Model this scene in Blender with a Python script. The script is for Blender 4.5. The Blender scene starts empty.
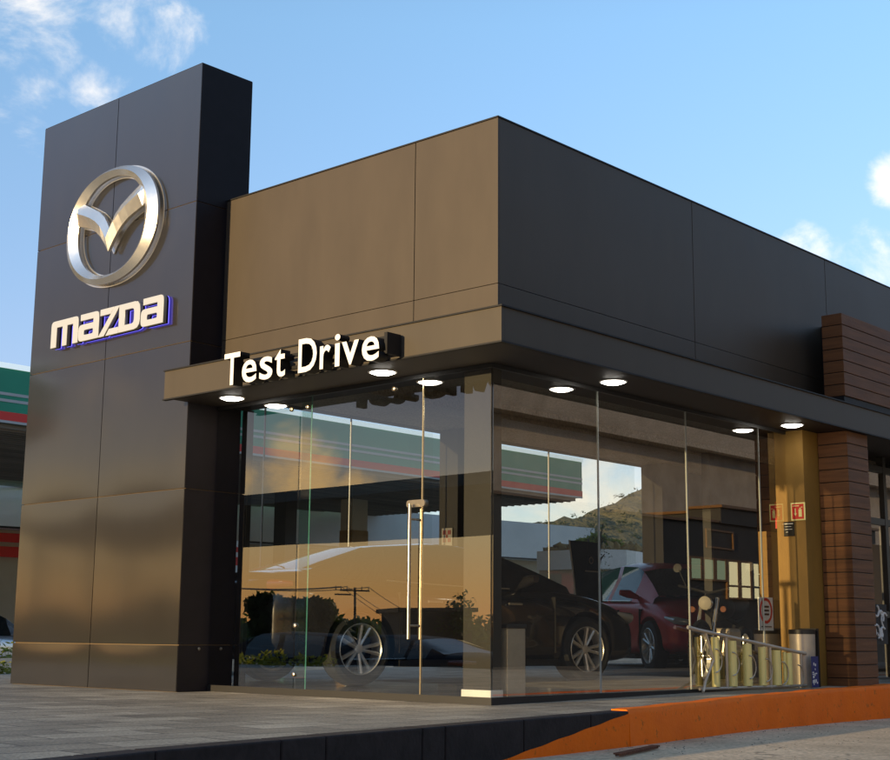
import bpy, bmesh, math, random
from mathutils import Vector, Matrix
from math import sin, cos, pi, radians as R
random.seed(7)
scene = bpy.context.scene
COL = scene.collection

# ------------------------------------------------------------------ materials
def mat(name, col, rough=.5, metal=0., nz=0., nscale=8., bump=0., bscale=30., spec=None,
        emit=None, estr=1., coat=0., stretch=(1, 1, 1), rvar=0., col2=None, bdist=.01):
    m = bpy.data.materials.new(name); m.use_nodes = True
    nt = m.node_tree; N = nt.nodes; L = nt.links
    b = N['Principled BSDF']
    b.inputs['Base Color'].default_value = (*col, 1)
    b.inputs['Roughness'].default_value = rough
    b.inputs['Metallic'].default_value = metal
    if spec is not None: b.inputs['Specular IOR Level'].default_value = spec
    if coat: b.inputs['Coat Weight'].default_value = coat; b.inputs['Coat Roughness'].default_value = .05
    if emit:
        b.inputs['Emission Color'].default_value = (*emit, 1); b.inputs['Emission Strength'].default_value = estr
    tc = N.new('ShaderNodeTexCoord'); mp = N.new('ShaderNodeMapping'); mp.inputs['Scale'].default_value = stretch
    L.new(tc.outputs['Object'], mp.inputs['Vector'])
    if nz or rvar or col2:
        n = N.new('ShaderNodeTexNoise'); n.inputs['Scale'].default_value = nscale
        n.inputs['Detail'].default_value = 7; n.inputs['Roughness'].default_value = .6
        L.new(mp.outputs[0], n.inputs['Vector'])
        if nz or col2:
            mx = N.new('ShaderNodeMix'); mx.data_type = 'RGBA'
            if col2: a, c = col, col2
            else: a, c = [v * (1 - nz) for v in col], [min(1, v * (1 + nz)) for v in col]
            mx.inputs['A'].default_value = (*a, 1); mx.inputs['B'].default_value = (*c, 1)
            mr = N.new('ShaderNodeMapRange'); mr.inputs['From Min'].default_value = .3; mr.inputs['From Max'].default_value = .7
            L.new(n.outputs['Fac'], mr.inputs['Value']); L.new(mr.outputs[0], mx.inputs['Factor'])
            L.new(mx.outputs['Result'], b.inputs['Base Color'])
        if rvar:
            mr2 = N.new('ShaderNodeMapRange'); mr2.inputs['To Min'].default_value = max(0, rough - rvar)
            mr2.inputs['To Max'].default_value = rough + rvar
            L.new(n.outputs['Fac'], mr2.inputs['Value']); L.new(mr2.outputs[0], b.inputs['Roughness'])
    if bump:
        n2 = N.new('ShaderNodeTexNoise'); n2.inputs['Scale'].default_value = bscale; n2.inputs['Detail'].default_value = 5
        L.new(mp.outputs[0], n2.inputs['Vector'])
        bp = N.new('ShaderNodeBump'); bp.inputs['Strength'].default_value = bump; bp.inputs['Distance'].default_value = bdist
        L.new(n2.outputs['Fac'], bp.inputs['Height']); L.new(bp.outputs[0], b.inputs['Normal'])
    return m

def glass_mat(name, tint, base, edge, rough=0.0, wave=0.):
    m = bpy.data.materials.new(name); m.use_nodes = True
    nt = m.node_tree; N = nt.nodes; L = nt.links
    for n in list(N): N.remove(n)
    out = N.new('ShaderNodeOutputMaterial'); mix = N.new('ShaderNodeMixShader')
    tr = N.new('ShaderNodeBsdfTransparent'); tr.inputs[0].default_value = (*tint, 1)
    gl = N.new('ShaderNodeBsdfGlossy'); gl.inputs['Roughness'].default_value = rough
    gl.inputs['Color'].default_value = (1, .97, .93, 1)
    lw = N.new('ShaderNodeFresnel'); lw.inputs['IOR'].default_value = 1.5
    mr = N.new('ShaderNodeMapRange'); mr.inputs['From Min'].default_value = 0.03; mr.inputs['From Max'].default_value = .4
    mr.inputs['To Min'].default_value = base; mr.inputs['To Max'].default_value = edge
    L.new(lw.outputs[0], mr.inputs['Value'])
    ge = N.new('ShaderNodeNewGeometry'); sb = N.new('ShaderNodeMath'); sb.operation = 'SUBTRACT'; sb.inputs[0].default_value = 1; L.new(ge.outputs['Backfacing'], sb.inputs[1])
    mu = N.new('ShaderNodeMath'); mu.operation = 'MULTIPLY'; L.new(mr.outputs[0], mu.inputs[0]); L.new(sb.outputs[0], mu.inputs[1]); L.new(mu.outputs[0], mix.inputs[0])
    if wave:
        tc = N.new('ShaderNodeTexCoord'); n2 = N.new('ShaderNodeTexNoise'); n2.inputs['Scale'].default_value = 1.1; n2.inputs['Detail'].default_value = 0
        bp = N.new('ShaderNodeBump'); bp.inputs['Strength'].default_value = wave; bp.inputs['Distance'].default_value = .004
        L.new(tc.outputs['Object'], n2.inputs['Vector']); L.new(n2.outputs['Fac'], bp.inputs['Height']); L.new(bp.outputs[0], gl.inputs['Normal'])
    L.new(tr.outputs[0], mix.inputs[1]); L.new(gl.outputs[0], mix.inputs[2]); L.new(mix.outputs[0], out.inputs[0])
    return m

def paver_mat():
    m = bpy.data.materials.new('pavers'); m.use_nodes = True
    nt = m.node_tree; N = nt.nodes; L = nt.links; b = N['Principled BSDF']
    tc = N.new('ShaderNodeTexCoord'); mp = N.new('ShaderNodeMapping'); mp.inputs['Rotation'].default_value = (0, 0, R(4))
    L.new(tc.outputs['Object'], mp.inputs['Vector'])
    br = N.new('ShaderNodeTexBrick'); br.inputs['Scale'].default_value = 1; br.inputs['Brick Width'].default_value = .6
    br.inputs['Row Height'].default_value = .3; br.inputs['Mortar Size'].default_value = .009; br.inputs['Mortar Smooth'].default_value = .3
    br.inputs['Color1'].default_value = (.23, .19, .135, 1); br.inputs['Color2'].default_value = (.40, .34, .25, 1)
    br.inputs['Mortar'].default_value = (.06, .048, .036, 1); br.inputs['Bias'].default_value = -.1
    L.new(mp.outputs[0], br.inputs['Vector'])
    n = N.new('ShaderNodeTexNoise'); n.inputs['Scale'].default_value = 1.6; n.inputs['Detail'].default_value = 9; n.inputs['Roughness'].default_value = .65
    L.new(mp.outputs[0], n.inputs['Vector'])
    n3 = N.new('ShaderNodeTexNoise'); n3.inputs['Scale'].default_value = 60; n3.inputs['Detail'].default_value = 3
    L.new(mp.outputs[0], n3.inputs['Vector'])
    ad = N.new('ShaderNodeMath'); ad.operation = 'ADD'; L.new(n.outputs['Fac'], ad.inputs[0]); L.new(n3.outputs['Fac'], ad.inputs[1])
    mr = N.new('ShaderNodeMapRange'); mr.inputs['From Min'].default_value = .75; mr.inputs['From Max'].default_value = 1.3
    mr.inputs['To Min'].default_value = .45; mr.inputs['To Max'].default_value = 1.5
    L.new(ad.outputs[0], mr.inputs['Value'])
    mx = N.new('ShaderNodeMix'); mx.data_type = 'RGBA'; mx.blend_type = 'MULTIPLY'; mx.inputs['Factor'].default_value = 1
    L.new(br.outputs['Color'], mx.inputs['A']); L.new(mr.outputs[0], mx.inputs['B']); L.new(mx.outputs['Result'], b.inputs['Base Color'])
    b.inputs['Roughness'].default_value = .62
    bp = N.new('ShaderNodeBump'); bp.inputs['Strength'].default_value = .6; bp.inputs['Distance'].default_value = .004
    sb = N.new('ShaderNodeMath'); sb.operation = 'SUBTRACT'; L.new(n3.outputs['Fac'], sb.inputs[0]); L.new(br.outputs['Fac'], sb.inputs[1])
    L.new(sb.outputs[0], bp.inputs['Height']); L.new(bp.outputs[0], b.inputs['Normal'])
    return m

def concrete_mat(name, c1, c2, crack=True, rough=.85):
    m = mat(name, c1, rough=rough, col2=c2, nscale=1.4, bump=.5, bscale=45, bdist=.006)
    nt = m.node_tree; N = nt.nodes; L = nt.links; b = N['Principled BSDF']
    src = b.inputs['Base Color'].links[0].from_socket
    tc = N.new('ShaderNodeTexCoord')
    f = N.new('ShaderNodeTexNoise'); f.inputs['Scale'].default_value = 38; f.inputs['Detail'].default_value = 8
    L.new(tc.outputs['Object'], f.inputs['Vector'])
    mr = N.new('ShaderNodeMapRange'); mr.inputs['From Min'].default_value = .3; mr.inputs['From Max'].default_value = .7
    mr.inputs['To Min'].default_value = .65; mr.inputs['To Max'].default_value = 1.3; L.new(f.outputs['Fac'], mr.inputs['Value'])
    mx = N.new('ShaderNodeMix'); mx.data_type = 'RGBA'; mx.blend_type = 'MULTIPLY'; mx.inputs['Factor'].default_value = 1
    L.new(src, mx.inputs['A']); L.new(mr.outputs[0], mx.inputs['B'])
    last = mx.outputs['Result']
    if crack:
        v = N.new('ShaderNodeTexVoronoi'); v.feature = 'DISTANCE_TO_EDGE'; v.inputs['Scale'].default_value = .55
        wn = N.new('ShaderNodeTexNoise'); wn.inputs['Scale'].default_value = 3
        L.new(tc.outputs['Object'], wn.inputs['Vector'])
        va = N.new('ShaderNodeVectorMath'); va.operation = 'MULTIPLY_ADD'; va.inputs[1].default_value = (.5, .5, .5)
        L.new(wn.outputs['Color'], va.inputs[0]); L.new(tc.outputs['Object'], va.inputs[2]); L.new(va.outputs[0], v.inputs['Vector'])
        cr = N.new('ShaderNodeMapRange'); cr.inputs['From Max'].default_value = .008; cr.inputs['To Min'].default_value = .45
        L.new(v.outputs['Distance'], cr.inputs['Value'])
        m2 = N.new('ShaderNodeMix'); m2.data_type = 'RGBA'; m2.blend_type = 'MULTIPLY'; m2.inputs['Factor'].default_value = 1
        L.new(last, m2.inputs['A']); L.new(cr.outputs[0], m2.inputs['B']); last = m2.outputs['Result']
    L.new(last, b.inputs['Base Color'])
    return m

def leaf_mat(name, a, c):
    m = mat(name, a, rough=.6, col2=c, nscale=.9)
    N = m.node_tree.nodes; L = m.node_tree.links; b = N['Principled BSDF']; out = N['Material Output']
    t = N.new('ShaderNodeBsdfTranslucent'); mx = N.new('ShaderNodeMixShader'); mx.inputs[0].default_value = .4
    L.new(b.inputs['Base Color'].links[0].from_socket, t.inputs[0]); L.new(b.outputs[0], mx.inputs[1]); L.new(t.outputs[0], mx.inputs[2]); L.new(mx.outputs[0], out.inputs[0])
    return m

def panel_mat(name, col, rough, metal, wave):
    """powder-coated metal cladding: slight oil-canning, streaky dirt"""
    m = mat(name, col, rough=rough, metal=metal, nz=.08, nscale=2.2, stretch=(1.6, 1.6, .5), rvar=.025)
    nt = m.node_tree; N = nt.nodes; L = nt.links; b = N['Principled BSDF']
    tc = N.new('ShaderNodeTexCoord')
    n = N.new('ShaderNodeTexNoise'); n.inputs['Scale'].default_value = .9; n.inputs['Detail'].default_value = 1
    n2 = N.new('ShaderNodeTexNoise'); n2.inputs['Scale'].default_value = 160; n2.inputs['Detail'].default_value = 2
    L.new(tc.outputs['Object'], n.inputs['Vector']); L.new(tc.outputs['Object'], n2.inputs['Vector'])
    b1 = N.new('ShaderNodeBump'); b1.inputs['Strength'].default_value = wave; b1.inputs['Distance'].default_value = .03
    b2 = N.new('ShaderNodeBump'); b2.inputs['Strength'].default_value = .12; b2.inputs['Distance'].default_value = .0004
    L.new(n.outputs['Fac'], b1.inputs['Height']); L.new(n2.outputs['Fac'], b2.inputs['Height'])
    L.new(b1.outputs[0], b2.inputs['Normal']); L.new(b2.outputs[0], b.inputs['Normal'])
    return m

M = {}
M['tower'] = panel_mat('tower_cladding', (.018, .0155, .0130), .30, .0, .35)
_b = M['tower'].node_tree.nodes['Principled BSDF']; _b.inputs['Coat Weight'].default_value = 1; _b.inputs['Coat Roughness'].default_value = .10; _b.inputs['Coat IOR'].default_value = 1.85
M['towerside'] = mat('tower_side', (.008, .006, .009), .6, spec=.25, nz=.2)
M['groove'] = mat('groove', (.16, .11, .06), .7)  # tan puts the light reflected in the tower seams into the colour
M['box'] = panel_mat('box_cladding', (.068, .053, .038), .45, .0, .25)
M['box'].node_tree.nodes['Principled BSDF'].inputs['Specular IOR Level'].default_value = .30
M['black'] = mat('black_paint', (.009, .0085, .009), .55, spec=.3, nz=.2)
M['dark'] = mat('dark_interior', (.03, .028, .026), .7, nz=.25, nscale=2)
M['fascia'] = panel_mat('fascia_steel', (.064, .052, .038), .5, .0, .15)
M['fascia'].node_tree.nodes['Principled BSDF'].inputs['Specular IOR Level'].default_value = .3
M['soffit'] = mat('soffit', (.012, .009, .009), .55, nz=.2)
M['ceil'] = concrete_mat('ceiling_plaster', (.42, .35, .26), (.52, .45, .35), crack=False)
M['column'] = mat('column_render', (.026, .021, .015), .7, nz=.15, nscale=3, bump=.2)
M['forecourt'] = concrete_mat('forecourt_bounce', (.42, .40, .36), (.55, .52, .47))
M['cred2'] = mat('faded_red', (.22, .04, .03), .6)
M['signgrey'] = mat('sign_grey', (.30, .28, .24), .6)
M['chrome'] = mat('chrome', (.90, .87, .82), .24, .9, rvar=.06, nscale=20)
M['steel'] = mat('brushed_steel', (.36, .32, .26), .32, 1., nz=.1, nscale=20)
M['brass'] = mat('polished_edge', (.75, .62, .38), .25, .9)
M['white'] = mat('white_paint', (.78, .78, .76), .5, nz=.06)
M['cream'] = mat('cream_letter', (.33, .34, .36), .35, emit=(1, .95, .85), estr=.08)
M['letterside'] = mat('letter_return', (.30, .29, .27), .4)
M['halodark'] = mat('halo_plate', (.03, .02, .09), .4)
M['letterface'] = mat('letter_face', (.50, .46, .40), .4, emit=(1, .90, .76), estr=.22)
M['lamp'] = mat('lamp_diffuser', (.9, .9, .9), .4, emit=(1, .95, .86), estr=8)
M['blue'] = mat('halo_led', (.12, .10, .5), .4, emit=(.16, .13, .95), estr=.55)
M['glass'] = glass_mat('facade_glass', (.98, .99, .97), .22, .90, wave=.15)
M['glassR'] = glass_mat('facade_glass_side', (.98, .97, .93), .20, .8, wave=.2)
M['backglass'] = glass_mat('rear_glass', (.98, .99, .98), .05, .6)
M['edge'] = mat('glass_edge', (.25, .55, .52), .15, spec=.8)
M['joint'] = mat('silicone_joint', (.30, .33, .32), .4)
M['carglass'] = mat('car_glass', (.008, .010, .010), .03, spec=.9)
M['carblack'] = mat('car_paint_grey', (.028, .027, .030), .25, .5, coat=1)
M['carred'] = mat('car_paint_red', (.56, .010, .012), .35, .2, coat=.3)
M['carnavy'] = mat('car_paint_navy', (.006, .006, .012), .5, .0, spec=.12)
M['posterblue'] = mat('poster_blue', (.02, .03, .16), .4)
M['carsilver'] = mat('car_paint_silver', (.35, .36, .38), .25, .6, coat=1)
M['tyre'] = mat('tyre_rubber', (.018, .018, .018), .75)
M['rim'] = mat('alloy_rim', (.75, .73, .70), .32, .55)
M['lens'] = mat('lamp_lens', (.75, .78, .8), .08, .3, coat=1)
M['redlens'] = mat('tail_lens', (.10, .004, .004), .12, coat=1)
M['pavers'] = paver_mat()
M['floor'] = mat('polished_floor', (.10, .095, .088), .16, nz=.15, nscale=3, rvar=.06)
M['kerbblack'] = mat('kerb_tile_black', (.020, .015, .016), .7, spec=.2, nz=.35, nscale=9, bump=.3, bscale=30)
M['road'] = concrete_mat('road_concrete', (.46, .33, .20), (.72, .54, .35))
M['ground'] = concrete_mat('ground', (.10, .09, .08), (.17, .155, .14), crack=False)
M['wood'] = mat('composite_board', (.15, .062, .022), .6, spec=.3, nz=.3, nscale=3, stretch=(.6, .6, 9), bump=.25, bscale=40)
M['yellow'] = mat('ochre_wall', (.27, .15, .028), .6, nz=.2, nscale=2.5, stretch=(1, 1, .5), bump=.12)
M['red'] = mat('sign_red', (.62, .015, .012), .4)
M['glowframe'] = mat('sign_frame', (.85, .8, .35), .4)
M['green'] = mat('canopy_green', (.010, .27, .15), .4, nz=.08, nscale=.6)
M['cred'] = mat('canopy_red', (.70, .035, .02), .45)
M['cgrey'] = mat('canopy_grey', (.45, .46, .45), .4)
M['cwhite'] = mat('canopy_trim_glow', (.8, .82, .8), .35, emit=(.8, .95, 1), estr=.22)  # white trim; its faint emission stands in for sky brightness
M['under'] = mat('canopy_underside', (.22, .19, .15), .7, nz=.3, nscale=.4, stretch=(.3, 6, 1))
M['tan'] = mat('tan_render', (.50, .43, .30), .8, nz=.1, nscale=.6)
M['greywall'] = mat('shop_fascia', (.80, .80, .78), .6, nz=.08, nscale=.5)
M['leaf'] = leaf_mat('leaves_dark', (.020, .038, .012), (.055, .085, .02))
M['leaf2'] = leaf_mat('leaves_yellow', (.16, .20, .015), (.34, .31, .03))
M['bark'] = mat('bark', (.06, .045, .03), .9, nz=.3, bump=.5)
M['hill'] = mat('hillside', (.105, .105, .055), .95, col2=(.17, .145, .08), nscale=.06, bump=.6, bscale=.5, bdist=2)
M['rock'] = mat('lit_rock', (.42, .27, .10), .9, col2=(.18, .10, .04), nscale=2)
M['orange'] = mat('cone_orange', (.75, .12, .01), .5)
M['rust'] = mat('rusty_steel', (.16, .06, .03), .9, nz=.4, nscale=20)
M['stripe'] = mat('rack_slat', (1.0, .86, .32), .35, .1)
M['bin'] = mat('bin_steel', (.55, .48, .38), .4, .4, nz=.1)
M['darkframe'] = mat('window_frame', (.02, .019, .018), .4)
M['woodframe'] = mat('timber_frame', (.16, .075, .02), .5)
M['glowpane'] = mat('sky_glow_pane', (.3, .33, .33), .3, .2, emit=(.95, .82, .42), estr=.55)  # emission paints the bright sky seen in the opposite windows, no lamps behind

def kerb_paint():
    """orange road paint with scuffs over a black tile kerb; boundary of the brushed paint is slanted"""
    m = mat('kerb_orange', (1.0, .175, .002), .75, spec=.2, nz=.10, nscale=5, bump=.35, bscale=35)
    nt = m.node_tree; N = nt.nodes; L = nt.links; b = N['Principled BSDF']
    src = b.inputs['Base Color'].links[0].from_socket
    tc = N.new('ShaderNodeTexCoord'); n = N.new('ShaderNodeTexNoise'); n.inputs['Scale'].default_value = 16; n.inputs['Detail'].default_value = 9
    n.inputs['Roughness'].default_value = .7
    L.new(tc.outputs['Object'], n.inputs['Vector'])
    r = N.new('ShaderNodeMapRange'); r.inputs['From Min'].default_value = .585; r.inputs['From Max'].default_value = .66
    L.new(n.outputs['Fac'], r.inputs['Value'])
    mx = N.new('ShaderNodeMix'); mx.data_type = 'RGBA'; mx.inputs['B'].default_value = (.55, .13, .012, 1)
    L.new(src, mx.inputs['A']); L.new(r.outputs[0], mx.inputs['Factor']); L.new(mx.outputs['Result'], b.inputs['Base Color'])
    return m
M['korange'] = kerb_paint()

# ------------------------------------------------------------------ mesh builder
class MB:
    def __init__(s): s.v = []; s.f = []; s.m = []; s.cuts = []
    def add(s, vs, fs, mi=0):
        s.cuts.append((len(s.v), len(s.f))); o = len(s.v); s.v += [tuple(map(float, v)) for v in vs]; s.f += [tuple(o + i for i in f) for f in fs]; s.m += [mi] * len(fs); return s
    def box(s, x0, x1, y0, y1, z0, z1, mi=0):
        vs = [(x, y, z) for z in (z0, z1) for x, y in ((x0, y0), (x1, y0), (x1, y1), (x0, y1))]
        return s.add(vs, [(3, 2, 1, 0), (4, 5, 6, 7), (0, 1, 5, 4), (1, 2, 6, 5), (2, 3, 7, 6), (3, 0, 4, 7)], mi)
    def obox(s, c, ax, hx, hy, z0, z1, mi=0):
        """box rotated by ax about z, centred at c=(x,y)"""
        ca, sa = cos(ax), sin(ax)
        P = [(c[0] + a * ca - b * sa, c[1] + a * sa + b * ca) for a, b in ((-hx, -hy), (hx, -hy), (hx, hy), (-hx, hy))]
        return s.prism(P, z0, z1, mi)
    def prism(s, P, z0, z1, mi=0):
        n = len(P); vs = [(x, y, z0) for x, y in P] + [(x, y, z1) for x, y in P]
        return s.add(vs, [tuple(range(n))[::-1], tuple(range(n, 2 * n))] + [(i, (i + 1) % n, n + (i + 1) % n, n + i) for i in range(n)], mi)
    def tube(s, P, r, n=10, mi=0, cap=True):
        P = [Vector(p) for p in P]; rs = r if isinstance(r, (list, tuple)) else [r] * len(P)
        vs = []; prev = None
        for i, p in enumerate(P):
            d = (P[min(i + 1, len(P) - 1)] - P[max(i - 1, 0)]).normalized()
            if prev is None:
                a = Vector((0, 0, 1)) if abs(d.z) < .9 else Vector((1, 0, 0)); u = d.cross(a).normalized()
            else: u = (prev - d * prev.dot(d)).normalized()
            prev = u; w = d.cross(u)
            for k in range(n):
                t = 2 * pi * k / n; vs.append(p + (u * cos(t) + w * sin(t)) * rs[i])
        fs = [(i * n + k, i * n + (k + 1) % n, (i + 1) * n + (k + 1) % n, (i + 1) * n + k) for i in range(len(P) - 1) for k in range(n)]
        if cap: fs += [tuple(range(n))[::-1], tuple((len(P) - 1) * n + k for k in range(n))]
        return s.add(vs, fs, mi)
    def lathe(s, prof, c, axis, n=40, mi=0, closed=False):
        """prof: (offset along axis, radius)"""
        ax = Vector(axis).normalized(); a = Vector((0, 0, 1)) if abs(ax.z) < .9 else Vector((1, 0, 0))
        u = ax.cross(a).normalized(); w = ax.cross(u); c = Vector(c); vs = []
        for o, r in prof:
            for k in range(n):
                t = 2 * pi * k / n; vs.append(c + ax * o + (u * cos(t) + w * sin(t)) * r)
        m = len(prof); fs = []
        for i in range(m if closed else m - 1):
            j = (i + 1) % m
            for k in range(n): fs.append((i * n + k, i * n + (k + 1) % n, j * n + (k + 1) % n, j * n + k))
        return s.add(vs, fs, mi)
    def build_each(s, name, mats, parent=None, group=1, **k):
        """every piece (or every `group` pieces) becomes a mesh of its own"""
        c = s.cuts[::group] + [(len(s.v), len(s.f))]; out = []
        for (v0, f0), (v1, f1) in zip(c, c[1:]):
            m = MB(); m.v = s.v[v0:v1]; m.f = [tuple(i - v0 for i in f) for f in s.f[f0:f1]]; m.m = s.m[f0:f1]
            out.append(m.build(name, mats, parent, **k))
        return out
    def build(s, name, mats, parent=None, smooth=False, bevel=0., fix=True, org=None):
        me = bpy.data.meshes.new(name); o = bpy.data.objects.new(name, me)
        off = Vector((0, 0, 0))
        if parent is not None:
            q = parent
            while q is not None: off += q.location; q = q.parent
        elif org is not None: o.location = org; off = Vector(org)
        me.from_pydata([Vector(v) - off for v in s.v], [], s.f)
        for i, m_ in enumerate(mats if isinstance(mats, (list, tuple)) else [mats]): me.materials.append(m_)
        me.polygons.foreach_set('material_index', s.m)
        if fix:
            bm = bmesh.new(); bm.from_mesh(me); bmesh.ops.recalc_face_normals(bm, faces=bm.faces); bm.to_mesh(me); bm.free()
        if smooth: me.polygons.foreach_set('use_smooth', [True] * len(me.polygons)); 
        me.update(); COL.objects.link(o); o.parent = parent
        if smooth and smooth != 'all':
            try: me.set_sharp_from_angle(angle=R(38))
            except Exception: pass
        if bevel:
            b = o.modifiers.new('bevel', 'BEVEL'); b.width = bevel; b.segments = 2; b.limit_method = 'ANGLE'
        return o

def tag(o, label=None, cat=None, group=None, kind=None):
    if label: o['label'] = label
    if cat: o['category'] = cat
    if group: o['group'] = group
    if kind: o['kind'] = kind
    return o
def empty(name, loc, label=None, cat=None, group=None, kind=None):
    o = bpy.data.objects.new(name, None); o.location = loc; o.empty_display_size = .1; COL.objects.link(o)
    return tag(o, label, cat, group, kind)
def copy_tree(o, parent=None):
    c = o.copy(); COL.objects.link(c); c.parent = parent
    for ch in [x for x in bpy.data.objects if x.parent == o]: copy_tree(ch, c)
    return c
def bx(name, m, parent, *a, bevel=0., **k): return MB().box(*a).build(name, m, parent, bevel=bevel, **k)

# ------------------------------------------------------------------ terrain, road, platform
KERB = [(-14., 2.4), (-4., 3.6), (2.503, 4.565), (3.623, 4.86), (4.744, 5.02), (5.75, 5.15), (7.867, 5.40), (9.878, 5.71), (11.404, 5.83), (12.925, 5.88), (14.5, 5.86), (17.5, 5.8), (26, 5.7)]
def pz(x): return max(0, min(x, 15) - 7.5) * .010       # the platform rises gently to the right
def rz_(x): return -.225 - (x - 7.9) * .004             # and the road falls
# wide ground sheet, falling away to the west (-X) and flat elsewhere
g = MB(); xs = [-900, -500, -300, -160, -90, -60, -30, -12, -7, -4, -1, 1.2, 3, 10, 30, 60, 150, 400, 900]; ys = [-900, -300, -100, -30, -6, 2, 8, 14, 24, 45, 100, 300, 900]
def gz(x, y):
    pts = [(-900, -4), (-90, -3.4), (-30, -1.9), (-12, -1.2), (-4, -.86), (1.2, -.60), (900, -.60)]
    for (a, za), (b, zb) in zip(pts, pts[1:]):
        if a <= x <= b: return za + (zb - za) * (x - a) / (b - a) if b > a else za
    return -.60
vs = [(x, y, gz(x, y)) for y in ys for x in xs]; n = len(xs)
g.add(vs, [(j * n + i, j * n + i + 1, (j + 1) * n + i + 1, (j + 1) * n + i) for j in range(len(ys) - 1) for i in range(n - 1)])
tag(g.build('ground', M['ground']), 'dull paved ground around the showroom', 'ground', kind='structure')
# concrete road in front of the kerb
rd = MB().add([(2.2, -7.2, rz_(2.2)), (26, -7.2, rz_(26)), (26, 6.2, rz_(26)), (2.2, 6.2, rz_(2.2))], [(0, 1, 2, 3)]).build('road', M['road'])
tag(rd, 'worn sunlit concrete road below the orange kerb', 'road', kind='structure')
# paved platform
plat = [(-1.0, 3.98 )] + KERB[2:] + [(26, 22), (-1.0, 22)]
inner = plat
pf = MB(); edge_ = [(-1., 4.10)] + [(x, y + .10) for x, y in KERB[2:]]
cols_ = sorted(set([x for x, y in edge_] + [7.5, 12.5, 15.0])); ey = lambda x: next(a[1] + (b[1] - a[1]) * (x - a[0]) / (b[0] - a[0]) for a, b in zip(edge_, edge_[1:]) if a[0] <= x <= b[0])
pf.add([(x, y, z) for x in cols_ for y, z in ((ey(x), -.5), (ey(x), pz(x)), (22, pz(x)), (22, -.5))], [(i * 4 + j, i * 4 + (j + 1) % 4, (i + 1) * 4 + (j + 1) % 4, (i + 1) * 4 + j) for i in range(len(cols_) - 1) for j in range(4)] + [(0, 1, 2, 3), tuple((len(cols_) - 1) * 4 + j for j in range(4))])
tag(pf.build('pavement', M['pavers']), 'raised paved platform of dark stone tiles around the glass showroom', 'pavement', kind='structure')
# kerb: coping strip + face, black tiles then orange
def kerb_run(pts, name, m, label, joints=False, extra=0):
    k = MB(); T = .14
    for (a, b) in zip(pts, pts[1:]):
        d = Vector((b[0] - a[0], b[1] - a[1])).normalized(); nrm = Vector((-d.y, d.x))
        L_ = (Vector(b) - Vector(a)).length; seg = .8 if joints else L_
        q = 0
        while q < L_ - 1e-3:
            e = min(q + seg, L_)
            g_ = .004 if joints else -.0
            p0 = Vector(a) + d * (q + g_); p1 = Vector(a) + d * (e - g_)
            k.prism([p0, p1, p1 + nrm * T, p0 + nrm * T], -.45, .005)
            q = e
    o = k.build(name, m, bevel=.008, org=(pts[0][0], pts[0][1], 0))
    return tag(o, label, 'kerb', kind='structure')
JO = 7.85
iy = lambda x: next(a[1] + (b[1] - a[1]) * (x - a[0]) / (b[0] - a[0]) for a, b in zip(KERB, KERB[1:]) if a[0] <= x <= b[0])
iy0 = iy
blackpts = [(-1., 3.98)] + KERB[2:6] + [(JO, iy(JO))]
orpts = [(JO + .002, iy(JO + .002))] + KERB[7:]
orpts = [p for p in orpts]
kb = kerb_run(blackpts, 'kerb', M['kerbblack'], 'black tiled kerb edge of the platform in the left foreground', joints=True)
# orange kerb: curved, slightly leaning face with rounded nose
def loft_kerb(pts, name, m, label):
    # densify with catmull
    P = [Vector((p[0], p[1])) for p in pts]; D = []
    for i in range(len(P) - 1):
        p0 = P[max(i - 1, 0)]; p1 = P[i]; p2 = P[i + 1]; p3 = P[min(i + 2, len(P) - 1)]
        for t in [j / 10 for j in range(10)]:
            D.append(.5 * ((2 * p1) + (p2 - p0) * t + (2 * p0 - 5 * p1 + 4 * p2 - p3) * t * t + (3 * p1 - p0 - 3 * p2 + p3) * t ** 3))
    D.append(P[-1])
    prof = [(-.02, -.6), (-.015, -.26), (-.006, -.03), (.0, -.006), (.016, .007), (.13, .008), (.13, -.6)]
    k = MB(); vs = []
    for i, p in enumerate(D):
        d = (D[min(i + 1, len(D) - 1)] - D[max(i - 1, 0)]).normalized(); nr = Vector((-d.y, d.x))
        wob = .006 * sin(i * 1.7) + .004 * sin(i * .61 + 1)
        for a, z in prof: q = p + nr * (a + wob * (a < .1)); vs.append((q.x, q.y, z + wob * .5 + (pz(q.x) if z > -.1 else 0)))
    n = len(prof)
    fs = [(i * n + k_, i * n + (k_ + 1) % n, (i + 1) * n + (k_ + 1) % n, (i + 1) * n + k_) for i in range(len(D) - 1) for k_ in range(n)]
    fs += [tuple(range(n)), tuple((len(D) - 1) * n + j for j in range(n))[::-1]]
    k.add(vs, fs)
    return tag(k.build(name, m, org=(pts[0][0], pts[0][1], 0), smooth=True), label, 'kerb', kind='structure')
loft_kerb(orpts, 'kerb', M['korange'], 'orange painted concrete kerb curving along the right of the platform')
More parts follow.
